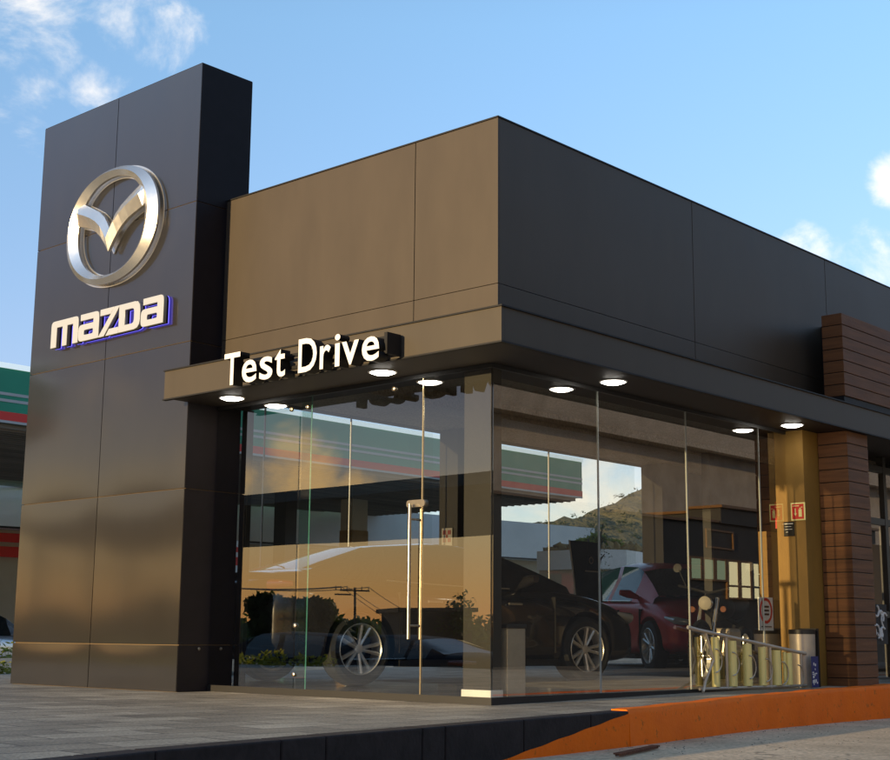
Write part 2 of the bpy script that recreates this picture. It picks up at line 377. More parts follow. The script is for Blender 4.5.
# orange paint wedge brushed over the lower part of the black kerb (thin coat standing proud of it)
w = MB()
a = Vector((6.15, iy(6.15))); b = Vector((JO, iy(JO))); d = (b - a).normalized(); nr = Vector((-d.y, d.x))
a0 = a - nr * .004; b0 = b - nr * .004
ztop = lambda t: -.232 + .222 * t + .0025 * sin(t * 31)
N_ = 26; top = [(a0 + (b0 - a0) * (i / N_), ztop(i / N_)) for i in range(N_ + 1)]
vs = [(p.x, p.y, -.45) for p, z in top] + [(p.x, p.y, z) for p, z in top] + [(p.x + nr.x * .003, p.y + nr.y * .003, z) for p, z in top]
n = N_ + 1
w.add(vs, [(i, i + 1, n + i + 1, n + i) for i in range(N_)] + [(n + i, n + i + 1, 2 * n + i + 1, 2 * n + i) for i in range(N_)])
tag(w.build('kerb_paint', M['korange'], fix=False), 'slanting wedge of orange paint on the black kerb', 'kerb paint', kind='structure')
# shrubs strip seen mirrored
def leaf_cloud(mb, c, rad, n, size, squash=1., mi=0, rng=random, hollow=.35):
    for _ in range(n):
        while True:
            p = Vector((rng.uniform(-1, 1), rng.uniform(-1, 1), rng.uniform(-1, 1)))
            if hollow < p.length < 1: break
        p = Vector((p.x * rad[0], p.y * rad[1], p.z * rad[2] * squash)) + Vector(c)
        u = Vector((rng.gauss(0, 1), rng.gauss(0, 1), rng.gauss(0, 1))).normalized(); q = u.orthogonal().normalized()
        s_ = size * rng.uniform(.6, 1.4)
        mb.add([p - u * s_, p + q * s_ * .45, p + u * s_, p - q * s_ * .45], [(0, 1, 2, 3)], mi)
sh = MB(); rr = random.Random(3)
for i in range(30):
    y = 16.6 + i * .2
    leaf_cloud(sh, (-.05 + rr.uniform(-.15, .15), y, -.08 + rr.uniform(-.03, .08)), (.22, .2, .22 + rr.random() * .12), 90, .045, rng=rr, hollow=0)
tag(sh.build('hedge', M['leaf2'], fix=False), 'low yellow green hedge at the edge of the platform, mirrored in the glass', 'hedge', kind='stuff')

pb = MB(); rr = random.Random(77)
for i in range(300):
    if i < 130: x = rr.uniform(2.6, 9.5); y = iy0(x) + .2 + rr.random() ** 1.5 * 3.6; z = pz(x); s_ = rr.uniform(.0015, .004)
    else: x = rr.uniform(7.2, 14); y = iy0(x) - .04 - rr.random() ** 2 * 1.2; z = rz_(x); s_ = rr.uniform(.003, .008)
    if x > 7.6 and y > 6.4: continue
    P_ = [(x + s_ * rr.uniform(.6, 1) * a, y + s_ * rr.uniform(.6, 1) * b, z + s_ * c_ * rr.uniform(.6, 1)) for a, b, c_ in ((1, 0, .3), (-1, 0, .3), (0, 1, .3), (0, -1, .3), (0, 0, 1), (0, 0, -.3))]
    pb.add(P_, [(0, 2, 4), (2, 1, 4), (1, 3, 4), (3, 0, 4), (2, 0, 5), (1, 2, 5), (3, 1, 5), (0, 3, 5)])
tag(pb.build('grit', M['ground']), 'small pale grit scattered on the paving and along the kerb', 'grit', kind='stuff')
# rusty steel bar grate on the road
gr = MB()
p0 = Vector((7.06, 4.94, rz_(7.06) + .012)); p1 = Vector((7.79, 5.15, rz_(7.79) + .012)); d = (p1 - p0).normalized(); nr = Vector((-d.y, d.x, 0))
for s_ in (-.012, .012): gr.tube([p0 + nr * s_, p1 + nr * s_], .006, 6)
for i in range(26):
    q = p0 + (p1 - p0) * (i / 25); gr.tube([q - nr * .026 + Vector((0, 0, .010)), q + nr * .026 + Vector((0, 0, .010))], .006, 6)
tag(gr.build('steel_grate', M['rust'], org=p0), 'short rusty steel grate lying on the road beside the kerb', 'grate')

# ------------------------------------------------------------------ sign tower
XT, XB, YB, XF, YF, XG, YG = 7.40, 7.75, 6.45, 7.1975, 5.957, 7.74, 6.50
ZT, ZB, ZF0, ZF1 = 5.645, 4.40, 2.483, 2.742
T0, T1, TD = 9.69, 12.29, 8.0
tower = empty('sign_tower', (XT + .3, 11, 0), 'tall dark grey metal clad sign tower at the left end of the glass showroom', 'tower')
bx('core', M['groove'], tower, XT + .022, TD - .02, T0 + .012, T1 - .012, 0, ZT - .02)
seams = [0.0, .393, 1.7286, 3.0343, 4.3248, ZT]
c = MB()
for z0, z1 in zip(seams, seams[1:]):
    for y0, y1 in ((T0, 10.985), (10.99, T1)):
        g_ = .004
        # slightly pillowed panel
        nx, nz_ = 8, 6; vs = []
        for i in range(nx + 1):
            for j in range(nz_ + 1):
                u, v = i / nx, j / nz_
                bul = .004 * (16 * u * (1 - u) * v * (1 - v)) ** .6
                vs.append((XT - bul, y0 + g_ / 2 + (y1 - y0 - g_) * u, z0 + g_ + (z1 - z0 - 2 * g_) * v))
        c.add(vs, [(i * (nz_ + 1) + j, i * (nz_ + 1) + j + 1, (i + 1) * (nz_ + 1) + j + 1, (i + 1) * (nz_ + 1) + j) for i in range(nx) for j in range(nz_)])
        # returns of the panel edges
        c.box(XT + .0005, XT + .02, y0 + g_ / 2, y1 - g_ / 2, z0 + g_, z1 - g_)
c.build('front_cladding', M['tower'], tower, fix=False, smooth=True)
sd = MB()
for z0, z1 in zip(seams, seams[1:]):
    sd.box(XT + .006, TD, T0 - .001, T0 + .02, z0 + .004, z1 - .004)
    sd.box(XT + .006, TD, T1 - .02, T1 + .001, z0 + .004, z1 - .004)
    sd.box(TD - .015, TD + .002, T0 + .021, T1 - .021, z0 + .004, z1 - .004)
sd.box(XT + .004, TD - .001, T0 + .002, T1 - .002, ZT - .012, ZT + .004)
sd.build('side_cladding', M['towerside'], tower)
bo = MB()
for y, z in ((9.60, .36),): bo.lathe([(0, .001), (0, .014), (.01, .014), (.014, .001)], (7.62, 9.688, z), (0, -1, 0), 12)
bo.build_each('bolt', M['steel'], tower)

# ---- emblem: oval ring with a winged V
def ring_pts(a, b, n=96, e=2.15, cy=10.905, cz=4.315):
    out = []
    for i in range(n):
        t = 2 * pi * i / n; ct, st = cos(t), sin(t)
        out.append((cy + a * math.copysign(abs(ct) ** (2 / e), ct), cz + b * math.copysign(abs(st) ** (2 / e), st)))
    return out
emb = empty('emblem', (XT, 10.905, 4.315), 'large chrome oval emblem with a winged V on the sign tower', 'emblem')
def ring(xo, xr, xi, xb, ao, bo_, ai, bi, name, m):
    r = MB(); n = 96; am, bm_ = ao * .5 + ai * .5, bo_ * .5 + bi * .5
    loops = [(ring_pts(ao, bo_), xb), (ring_pts(ao, bo_), xo), (ring_pts(am, bm_), xr), (ring_pts(ai, bi), xi), (ring_pts(ai, bi), xb)]
    vs = [(x, y, z) for L_, x in loops for y, z in L_]
    m_ = len(loops)
    r.add(vs, [(i * n + k, i * n + (k + 1) % n, ((i + 1) % m_) * n + (k + 1) % n, ((i + 1) % m_) * n + k) for i in range(m_) for k in range(n)])
    return r.build(name, m, emb, smooth=True)
ring(7.325, 7.275, 7.325, 7.35, .742, .570, .545, .482, 'oval_ring', M['chrome'])
ring(7.385, 7.383, 7.385, 7.397, .758, .586, .530, .467, 'back_plate', M['chrome'])
SU = [(.565, 4.675), (.54, 4.658), (.47, 4.622), (.40, 4.592), (.28, 4.535), (.17, 4.478), (.09, 4.415), (.035, 4.345), (0, 4.290)]
SL = [(.655, 4.51), (.60, 4.450), (.52, 4.405), (.40, 4.370), (.30, 4.335), (.21, 4.285), (.13, 4.220), (.06, 4.140), (0, 4.060)]
def wing(sg, name):
    r = MB(); k = len(SU); cy = 10.915; vs = []
    for i in range(k):
        (s1, z1), (s2, z2) = SU[i], SL[i]; f_ = .48; sm, zm = s1 * (1 - f_) + s2 * f_, z1 * (1 - f_) + z2 * f_
        # the wing ends sink into the ring
        h = .022 if i else .0
        for s_, z_, x_ in ((s1, z1, 7.35), (s1, z1, 7.318), (sm, zm, 7.278 if i > 1 else 7.30), (s2, z2, 7.318), (s2, z2, 7.35)):
            vs.append((x_, cy + sg * s_, z_))
    r.add(vs, [(i * 5 + j, (i + 1) * 5 + j, (i + 1) * 5 + (j + 1) % 5, i * 5 + (j + 1) % 5) for i in range(k - 1) for j in range(5)] + [(0, 1, 2, 3, 4)])
    o = r.build(name, M['chrome'], emb)
    b2 = MB(); vs = []
    for i in range(k):
        (s1, z1), (s2, z2) = SU[i], SL[i]
        for s_, z_, x_ in ((s1, z1 + .012, 7.384), (s2, z2 - .014, 7.384), (s2, z2 - .014, 7.396), (s1, z1 + .012, 7.396)): vs.append((x_, cy + sg * s_, z_))
    b2.add(vs, [(i * 4 + j, (i + 1) * 4 + j, (i + 1) * 4 + (j + 1) % 4, i * 4 + (j + 1) % 4) for i in range(k - 1) for j in range(4)])
    b2.build('wing_back_plate', M['chrome'], o)
wing(1, 'wing'); wing(-1, 'wing')

# ---- curve based lettering helpers
ROT = Matrix(((0, 0, -1), (-1, 0, 0), (0, 1, 0)))      # local x -> -Y, local y -> Z, local z -> -X
def curve_mesh(name, loops, depth, bevel, mats, parent, origin, offset=0., sidemat=None):
    cu = bpy.data.curves.new('tmp', 'CURVE'); cu.dimensions = '2D'; cu.fill_mode = 'BOTH'; cu.extrude = depth / 2; cu.bevel_depth = bevel; cu.bevel_resolution = 1; cu.offset = offset
    for lp in loops:
        sp = cu.splines.new('POLY'); sp.points.add(len(lp) - 1); sp.use_cyclic_u = True
        for p, q in zip(sp.points, lp): p.co = (q[0], q[1], 0, 1)
    return cu_to(name, cu, mats, parent, origin, sidemat)
def cu_to(name, cu, mats, parent, origin, sidemat=None, fit=None):
    ob = bpy.data.objects.new('tmp', cu); COL.objects.link(ob)
    dg = bpy.context.evaluated_depsgraph_get(); me = bpy.data.meshes.new_from_object(ob.evaluated_get(dg))
    COL.objects.unlink(ob); bpy.data.objects.remove(ob)
    me.name = name
    if fit:
        x0 = min(v.co.x for v in me.vertices); x1 = max(v.co.x for v in me.vertices)
        for v in me.vertices: v.co.x = (v.co.x - x0) * fit[0] / (x1 - x0); v.co.y = v.co.y * fit[1]
    for v in me.vertices: v.co = ROT @ v.co
    me.materials.clear()
    for m_ in mats: me.materials.append(m_)
    for p in me.polygons: p.material_index = 1 if (sidemat and p.normal.x > -.7) else 0
    me.update()
    o = bpy.data.objects.new(name, me); COL.objects.link(o); o.parent = parent
    o.location = Vector(origin) - parent.location
    return o
# wordmark under the emblem
wm = empty('wordmark_sign', (XT, 10.9, 3.235), 'cream lettering with thin blue halo light under the chrome emblem', 'sign')
def shift(L_, dx): return [(x + dx, y) for x, y in L_]
def rnd(L_, r, idx=None):
    """round polygon corners"""
    out = []; n = len(L_)
    for i, p in enumerate(L_):
        if idx is not None and i not in idx: out.append(p); continue
        a = Vector(L_[i - 1]); b = Vector(p); c_ = Vector(L_[(i + 1) % n])
        u = (a - b); v = (c_ - b); rr_ = min(r, u.length * .45, v.length * .45); s0 = b + u.normalized() * rr_; s1 = b + v.normalized() * rr_
        for t in (0, .33, .67, 1): out.append(tuple((1 - t) ** 2 * s0 + 2 * t * (1 - t) * b + t * t * s1))
    return out
H_ = .258
m_loop = [(0, 0), (.092, 0), (.092, .198), (.196, .198), (.196, 0), (.272, 0), (.272, .198), (.376, .198), (.376, 0), (.462, 0), (.462, H_), (0, H_)]
a_loop = [(0, 0), (.333, 0), (.333, H_), (.03, H_), (.03, .203), (.245, .203), (.245, .158), (0, .158)]
a_hole = [(.088, .052), (.245, .052), (.245, .106), (.088, .106)]
d_loop = [(0, 0), (.325, 0), (.325, H_), (0, H_)]
d_hole = [(.088, .054), (.088, .204), (.238, .204), (.238, .054)]
letters = [('letter_m', [rnd(m_loop, .045, [10, 11])], 0),
           ('letter_a', [rnd(a_loop, .05, [0, 2, 7]), rnd(a_hole, .02)], .472),
           ('letter_z', [[(.0, .203), (.165, .203), (.215, H_), (0, H_)], ], .828),
           ('letter_z_stroke', [[(-.022, 0), (.065, 0), (.298, H_), (.225, H_)]], .828),
           ('letter_z_foot', [[(.10, 0), (.292, 0), (.292, .054), (.148, .054)]], .828),
           ('letter_d', [rnd(d_loop, .085, [1, 2]), rnd(d_hole, .04, [2, 3])], 1.131),
           ('letter_a', [rnd(a_loop, .05, [0, 2, 7]), rnd(a_hole, .02)], 1.474)]
for nm, loops, dx in letters:
    o = curve_mesh(nm, [shift(l, dx) for l in loops], .03, .004, [M['cream'], M['letterside']], wm, (7.335, 11.807, 3.235), sidemat=True)
    if 'stroke' in nm or 'foot' in nm: o.location.x += .0015
    o2 = curve_mesh('halo_edge', [shift(l, dx) for l in loops], .010, .0, [M['halodark'], M['blue']], wm, (7.378, 11.807, 3.235), offset=.004, sidemat=True)
    o2.location.x += {'letter_z_stroke': .0015, 'letter_z_foot': .003}.get(nm, 0)

# ------------------------------------------------------------------ showroom building
sr = empty('showroom_building', (XG, YG, 0), 'low dark metal clad showroom building with glass walls behind the sign tower', 'building')
MB().prism([(XG + .022, YG + .022), (22.4, YG + .022), (22.4, 13.6), (8.4, 13.6), (8.4, 12.2), (XG + .022, 12.2)], -.1, .028).build('interior_floor', M['floor'], sr)
# upper box: panels over a core
XE = 27
MB().prism([(XB + .02, YB + .02), (XE, YB + .02), (XE, 13.6), (8.4, 13.6), (8.4, 12.2), (XB + .02, 12.2)], 3.50, ZB - .006).build('parapet_core', M['black'], sr)
w = MB(); w.box(XB + .02, XB + .20, YB + .021, 12.2, ZF1 - .02, 3.499); w.box(XB + .2005, XE, YB + .021, YB + .2, ZF1 - .02, 3.499)
w.build_each('wall_core', M['black'], sr)
pn = MB(); G = .004
zs = [(2.70, 3.09), (3.09, ZB)]
for z0, z1 in zs:
    for y0, y1 in ((YB + .0005, 7.315), (7.315, T1)):
        pn.box(XB, XB + .0195, y0 + (G if y0 > YB + .1 else 0), y1 - G, z0 + G / 2, z1 - G / 2)
    for x0, x1 in ((XB + .0205, 10.51), (10.51, 13.10), (13.10, 15.7), (15.7, 18.3), (18.3, 20.9), (20.9, 23.5), (23.5, XE)):
        pn.box(x0 + (G if x0 > 8 else 0), x1 - G, YB, YB + .0195, z0 + G / 2, z1 - G / 2)
pn.build('upper_cladding', M['box'], sr, bevel=.0015)
cp = MB(); cp.box(XB - .006, XB + .12, YB - .006, T1, ZB, ZB + .012); cp.box(XB + .1205, XE, YB - .006, YB + .12, ZB, ZB + .012)
cp.build_each('coping', M['black'], sr)
# canopy fascia
fa = MB()
fa.box(XF, XF + .03, YF, 9.767, ZF0 + .008, ZF1 - .008); fa.box(XF + .0305, XE, YF, YF + .03, ZF0 + .008, ZF1 - .008)
fa.build_each('canopy_fascia', M['fascia'], sr)
fl = MB()
for z0, z1 in ((ZF1 - .0075, ZF1 + .004), (ZF0 - .004, ZF0 + .0075)):
    fl.box(XF - .012, XF + .03, YF - .012, 9.775, z0, z1); fl.box(XF + .0305, XE, YF - .012, YF + .03, z0, z1)
fl.build_each('canopy_edge_trim', M['black'], sr)
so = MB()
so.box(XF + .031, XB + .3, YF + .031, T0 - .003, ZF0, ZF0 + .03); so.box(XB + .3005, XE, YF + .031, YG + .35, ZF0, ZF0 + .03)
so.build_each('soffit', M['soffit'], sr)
tp = MB(); tp.box(XF + .031, XB - .001, YF + .031, T0 - .003, ZF1 - .04, ZF1 - .010); tp.box(XB - .0005, XE, YF + .031, YB - .001, ZF1 - .04, ZF1 - .010)
tp.build_each('canopy_roof', M['black'], sr)
# interior ceiling / lintels
bx('interior_ceiling', M['ceil'], sr, 8.41, 22.4, YB + .21, 13.4, 3.43, 3.49)
bm_ = MB(); bm_.box(8.3, 22.3, 8.9, 9.15, 3.16, 3.429); bm_.box(8.3, 22.3, 11.2, 11.45, 3.24, 3.429)
bm_.build_each('ceiling_beam', M['ceil'], sr)
hd = MB(); hd.box(XB + .18, XB + .30, YG + .12, T0 - .003, ZF0 + .031, 3.428); hd.box(XB + .302, 12.2, YG + .12, YG + .34, ZF0 + .031, 3.428)
hd.build_each('bulkhead', M['ceil'], sr)
rw = MB(); rw.box(8.402, 22.4, 13.42, 13.6, 3.425, 3.50); rw.box(8.402, 11.06, 13.42, 13.6, .028, 3.424); rw.box(21.4, 22.4, 13.42, 13.6, .028, 3.424)
rw.build_each('rear_wall', M['column'], sr)
bx('east_wall', M['dark'], sr, 22.41, 22.6, YB + .2, 13.6, 0, 3.5)
wl = MB(); wl.box(8.25, 8.4, T1 - .3, 13.6, 0, 3.49); wl.box(12.96, 13.1, 6.62, 6.9, 0, ZF0 - .004)
wl.build_each('side_wall', M['dark'], sr)
# ochre wall end
bx('ochre_wall', M['yellow'], sr, 12.2, 12.9, 6.315, 6.62, .0, ZF0 - .002)
# interior columns
bx('round_corner_column', M['column'], sr, 7.775, 7.90, 6.535, 6.80, .10, ZF0 - .002, bevel=.004).name = 'corner_column'
bx('column_base', M['white'], sr, 7.767, 7.908, 6.527, 6.808, .028, .105, bevel=.003)
bx('interior_column', M['column'], sr, 14.757, 15.05, 13.02, 13.37, .028, 3.418)
bx('interior_column', M['column'], sr, 19.93, 20.78, 12.95, 13.37, .028, 3.418)
# rear glazing: mullions of clear glass joints
for x0, x1 in ((11.06, 11.55), (11.555, 13.09), (13.095, 14.75), (15.06, 17.50), (17.505, 19.92)):
    p = MB().box(x0 + .003, x1 - .003, 13.50, 13.512, .03, 3.424).build('rear_glass_pane', M['backglass'], sr)
jn = MB()
for x in (11.5525, 13.0925, 17.5025): jn.box(x - .007, x + .007, 13.495, 13.516, .03, 3.424)
jn.build_each('rear_glass_joint', M['cgrey'], sr)

# glazing, left facade (normal -X)
ys_ = [6.505, 7.19, 8.60, 9.685]
for y0, y1 in zip(ys_, ys_[1:]):
    if y0 == 7.19: continue
    MB().box(XG, XG + .010, y0 + .003, y1 - .003, .055, ZF0 - .03).build('glass_pane', M['glass'], sr)
# door leaf
dr = MB().box(XG, XG + .010, 7.196, 8.594, .055, ZF0 - .03).build('glass_door', M['glass'], sr)
ed = MB(); ed.box(XG - .003, XG + .013, 7.186, 7.195, .055, ZF0 - .031); ed.build('door_edge', M['brass'], dr)
hn = MB()
for y, x in ((7.262, XG - .06), (7.262, XG + .07)):
    hn.tube([(x, y, .46), (x, y, 1.475)], .0135, 14)
for z in (.56, 1.36): hn.tube([(XG - .06, 7.262, z), (XG - .002, 7.262, z)], .009, 10); hn.tube([(XG + .012, 7.262, z), (XG + .07, 7.262, z)], .009, 10)
hn.build('door_handle', M['steel'], dr, smooth=True)
lk = MB()
lk.prism(rnd([(7.145, 0), (7.335, 0), (7.335, .055), (7.145, .055)], .027), 0, 1)
lk.v = [(XG - .022 + v[2] * .02, v[0], 1.452 + v[1]) for v in lk.v]
lk.build('door_lock', M['steel'], dr)
# right facade (normal -Y)
xs_ = [7.755, 9.08, 10.40, 11.675, 12.195]
for i, (x0, x1) in enumerate(zip(xs_, xs_[1:])):
    o = MB().box(x0 + .003, x1 - .003, YG, YG + .010, .055, ZF0 - .03).build('glass_pane', M['glassR'], sr)
    o.rotation_euler = (R((.10, -.12, .08, -.05)[i]), 0, R((.05, -.10, .07, .0)[i]))
ln = MB()
for x in xs_[1:-1]: ln.box(x - .0045, x + .0045, YG - .002, YG + .013, .055, ZF0 - .031)

ln.build_each('glass_joint', M['joint'], sr)
rl = MB()
for z0, z1 in ((.0, .056), (ZF0 - .032, ZF0 - .001)):
    rl.box(XG - .010, XG + .02, YG - .010, T0 - .003, z0, z1); rl.box(XG + .0205, 12.198, YG - .010, YG + .02, z0, z1)
rl.build_each('glazing_rail', M['darkframe'], sr)
# glass fin with patch fittings beside the door
M['fin'] = glass_mat('fin_glass', (.75, .88, .84), .22, .7)
fn = MB().box(XG + .02, XG + .13, 8.592, 8.604, .03, ZF0 - .002).build('glass_fin', M['fin'], sr)
fe = MB(); fe.box(XG + .13, XG + .134, 8.592, 8.604, .03, ZF0 - .002); fe.build('fin_edge', M['edge'], fn)
ft = MB()
for (y, z) in ((8.70, 2.36), (8.50, 2.36), (8.585, .56), (8.585, .17), (7.50, 2.40)):
    ft.lathe([(0, .001), (0, .02), (.016, .02), (.02, .014), (.02, .001)], (XG - .001, y, z), (-1, 0, 0), 16)
ft.build_each('patch_fitting', M['steel'], sr, smooth=True)
bx('jamb', M['black'], sr, XT + .62, XG + .03 + .3, T0 - .10, T0 - .0015, .0, ZF0 - .003)

# cladding boards: block above the canopy and pillar below
blk = empty('timber_clad_block', (12.5, 6.0, ZF1), 'brown board clad block standing above the canopy at the right', 'cladding')
bd = MB()
for i in range(7): bd.box(12.502, XE, 6.0, 6.215, ZF1 + .085 + i * .119, ZF1 + .085 + i * .119 + .111)
bd.build('boards', M['wood'], blk, bevel=.003); bx('core', M['black'], blk, 12.51, XE, 6.012, 6.2145, ZF1 + .006, ZF1 + .085 + .825); bx('backing', M['black'], blk, 12.95, XE, 6.216, 6.446, ZF1 + .006, ZF1 + .085 + .825)
pil = empty('timber_clad_pillar', (12.72, 6.15, 0), 'brown board clad pillar under the canopy beside the ochre wall', 'pillar')
bd = MB()
for i in range(20):
    z = .006 + i * .124
    if z < 2.44: bd.box(12.50, 12.95, 6.0, 6.31, z, min(z + .116, ZF0 - .003))
bd.build('boards', M['wood'], pil, bevel=.003); bx('backing', M['black'], pil, 12.51, 12.94, 6.01, 6.309, 0, ZF0 - .002)

# storefront right of pillar
sf = empty('shop_window', (14.6, 6.6, 0), 'dark framed shop window right of the timber pillar', 'window')
fm = MB()
for x in (13.10, 14.60, 16.1, 17.6): fm.box(x, x + .07, 6.60, 6.68, 0.02, ZF0 - .002)
for a, b in ((13.171, 14.599), (14.671, 16.099), (16.171, 17.599)):
    for z in (.02, .72, 1.72, 2.30): fm.box(a, b, 6.602, 6.67, z, z + .07)
fm.build('frame', M['darkframe'], sf)
gp = MB()
for a, b in ((13.171, 14.599), (14.671, 16.099), (16.171, 17.599)): gp.box(a, b, 6.63, 6.638, .09, 2.30)
gp.build('pane', M['glassR'], sf)
bx('display_panel', M['yellow'], sf, 13.4, 16.5, 7.4, 7.5, .9, 1.62)
bx('room_back', M['dark'], sf, 13.1, 17.6, 7.9, 8.0, .03, ZF0)
bx('red_poster', M['red'], sf, 13.6, 14.35, 7.38, 7.398, 1.66, 1.95)
sw = MB()
rr = random.Random(5)
for k in range(9):
    cx_, cz_ = 14.30 + rr.uniform(-.14, .14), .66 + rr.uniform(-.16, .14); r0 = rr.uniform(.03, .08); a0 = rr.uniform(0, 6)
    sw.tube([(cx_ + r0 * cos(a0 + t * .5), 6.588, cz_ + r0 * sin(a0 + t * .5)) for t in range(8)], .012, 6)
sw.build('swirl_sticker', M['white'], sf)
bx('sticker_backing', M['dark'], sf, 14.10, 14.50, 6.591, 6.5975, .44, .86)

def cone(loc, label):
    e = empty('traffic_cone', loc, label, 'traffic cone', None)
    x, y, z = loc
    MB().lathe([(.02, .11), (.16, .078)], loc, (0, 0, 1), 24).lathe([(.22, .064), (.40, .024), (.40, .001)], loc, (0, 0, 1), 24).build('cone_body', M['orange'], e, smooth=True)
    MB().lathe([(.16, .078), (.22, .064)], loc, (0, 0, 1), 24).build('reflective_band', M['white'], e, smooth=True)
    MB().box(x - .13, x + .13, y - .13, y + .13, z, z + .02).build('cone_base', M['orange'], e)
cone((14.42, 6.95, .03), 'small orange traffic cone with a white band behind the shop window')

# ------------------------------------------------------------------ Test Drive letters
ts = empty('letter_sign', (7.0, 7.9, 2.5), 'illuminated white Test Drive channel letters on the canopy edge', 'sign')
k_ = 6.98 / 7.1
LET = [('T', 8.835, .200), ('e', 8.607, .181), ('s', 8.390, .158), ('t', 8.206, .124), ('D', 7.930, .210), ('r', 7.684, .118), ('i', 7.520, .058), ('v', 7.442, .182), ('e', 7.226, .180)]
for ch, y, wd in LET:
    for depth_pass in (0,):
        cu = bpy.data.curves.new('tmp', 'FONT'); cu.body = ch; cu.size = .372; cu.extrude = .05; cu.offset = .0045; cu.resolution_u = 4
        o = cu_to('letter_' + ch.lower(), cu, [M['letterface'], M['black']], ts, (7.03, y * k_, 2.455), sidemat=True, fit=(wd * k_, 1.))
rlb = MB(); rlb.box(7.085, 7.105, 6.93, 8.66, 2.52, 2.545); rlb.box(7.085, 7.105, 6.93, 8.66, 2.62, 2.645)
for y in (6.905, 7.35, 7.8, 8.2, 8.6): rlb.box(7.04 if y < 7 else 7.106, 7.185, y, y + .03, 2.50, 2.66)
rlb.build('mounting_rail', M['black'], ts)

# ------------------------------------------------------------------ recessed lamps under the canopy
def lamp(x, y, label):
    e = empty('recessed_lamp', (x, y, ZF0), label, 'ceiling lamp', 'lit lamps under the canopy')
    MB().lathe([(0, .112), (-.008, .110), (-.008, .098), (0, .096)], (x, y, ZF0 - .0005), (0, 0, 1), 36, closed=True).build('trim_ring', M['white'], e, smooth=True)
    MB().lathe([(-.003, .0955), (-.012, .088), (-.022, .06), (-.026, .002)], (x, y, ZF0), (0, 0, 1), 36).build('diffuser', M['lamp'], e, smooth=True)
lamp(7.49, 9.20, 'lit round lamp under the canopy beside the sign tower, leftmost of four')
lamp(7.47, 7.37, 'lit round lamp under the canopy near the last letter of the Test Drive sign')
lamp(8.93, 6.24, 'lit round lamp under the side canopy nearer the glass corner')
lamp(11.86, 6.24, 'lit round lamp under the side canopy nearest the timber pillar')

# ------------------------------------------------------------------ wall signs
es = empty('extinguisher_sign', (12.2, 6.387, 1.69), 'red fire extinguisher sign with a yellow rim on the ochre wall', 'sign')
bx('rim', M['glowframe'], es, 12.190, 12.199, 6.311, 6.462, 1.606, 1.778, bevel=.003)
bx('red_field', M['red'], es, 12.187, 12.1895, 6.325, 6.448, 1.620, 1.764)
pc = MB(); X = 12.1855
pc.box(X, 12.1868, 6.405, 6.440, 1.742, 1.750); pc.box(X, 12.1868, 6.372, 6.402, 1.742, 1.750)
pc.box(X, 12.1868, 6.408, 6.418, 1.672, 1.722)
pc.add([(X, 6.428, 1.676), (X, 6.398, 1.676), (X, 6.413, 1.648), (12.1868, 6.428, 1.676), (12.1868, 6.398, 1.676), (12.1868, 6.413, 1.648)], [(0, 1, 2), (5, 4, 3), (0, 3, 4, 1), (1, 4, 5, 2), (2, 5, 3, 0)])
pc.box(X, 12.1868, 6.345, 6.378, 1.640, 1.712); pc.box(X, 12.1868, 6.353, 6.369, 1.714, 1.726); pc.box(X, 12.1868, 6.335, 6.352, 1.728, 1.735)
pc.build('pictogram', M['glowframe'], es)
bs = empty('notice_plate', (12.2, 6.488, 1.53), 'small black notice plate with white lines on the ochre wall', 'sign')
bx('plate', M['black'], bs, 12.191, 12.199, 6.433, 6.544, 1.459, 1.598)
tl = MB()
for i, (a, b) in enumerate(((.09, .015), (.07, .022), (.08, .02), (.012, .05))):
    tl.box(12.1895, 12.1905, 6.544 - .01 - a, 6.544 - b + .005, 1.575 - i * .026, 1.575 - i * .026 + (.007 if i == 0 else .004))
tl.build_each('print', M['white'], bs)
# round prohibition sign stuck on the glass
rs = empty('round_sign', (11.73, 6.52, .73), 'white sticker with a red ring on the right glass wall', 'sign')
bx('sticker', M['white'], rs, 11.60, 11.87, 6.514, 6.519, .56, .865)
MB().lathe([(0, .118), (0, .092), (.002, .092), (.002, .118)], (11.735, 6.5135, .742), (0, -1, 0), 40, closed=True).build('red_ring', M['red'], rs)
q = MB()
for i in range(3): q.box(11.68, 11.79, 6.511, 6.513, .70 + i * .035, .718 + i * .035)
q.box(11.64, 11.83, 6.511, 6.513, .59, .60)
q.build('mark', M['black'], rs)
# pictogram on the interior column
ps = empty('column_sign', (14.75, 13.2, 1.85), 'small white sign with red corner marks on the dark column inside', 'sign')
bx('plate', M['signgrey'], ps, 14.735, 14.752, 13.10, 13.30, 1.74, 2.0)
q = MB()
for yy in (13.125, 13.215):
    for zz in (1.80, 1.91): q.box(14.730, 14.734, yy, yy + .06, zz, zz + .06)
q.box(14.730, 14.734, 13.185, 13.215, 1.86, 1.91)
q.build('mark', M['cred2'], ps)

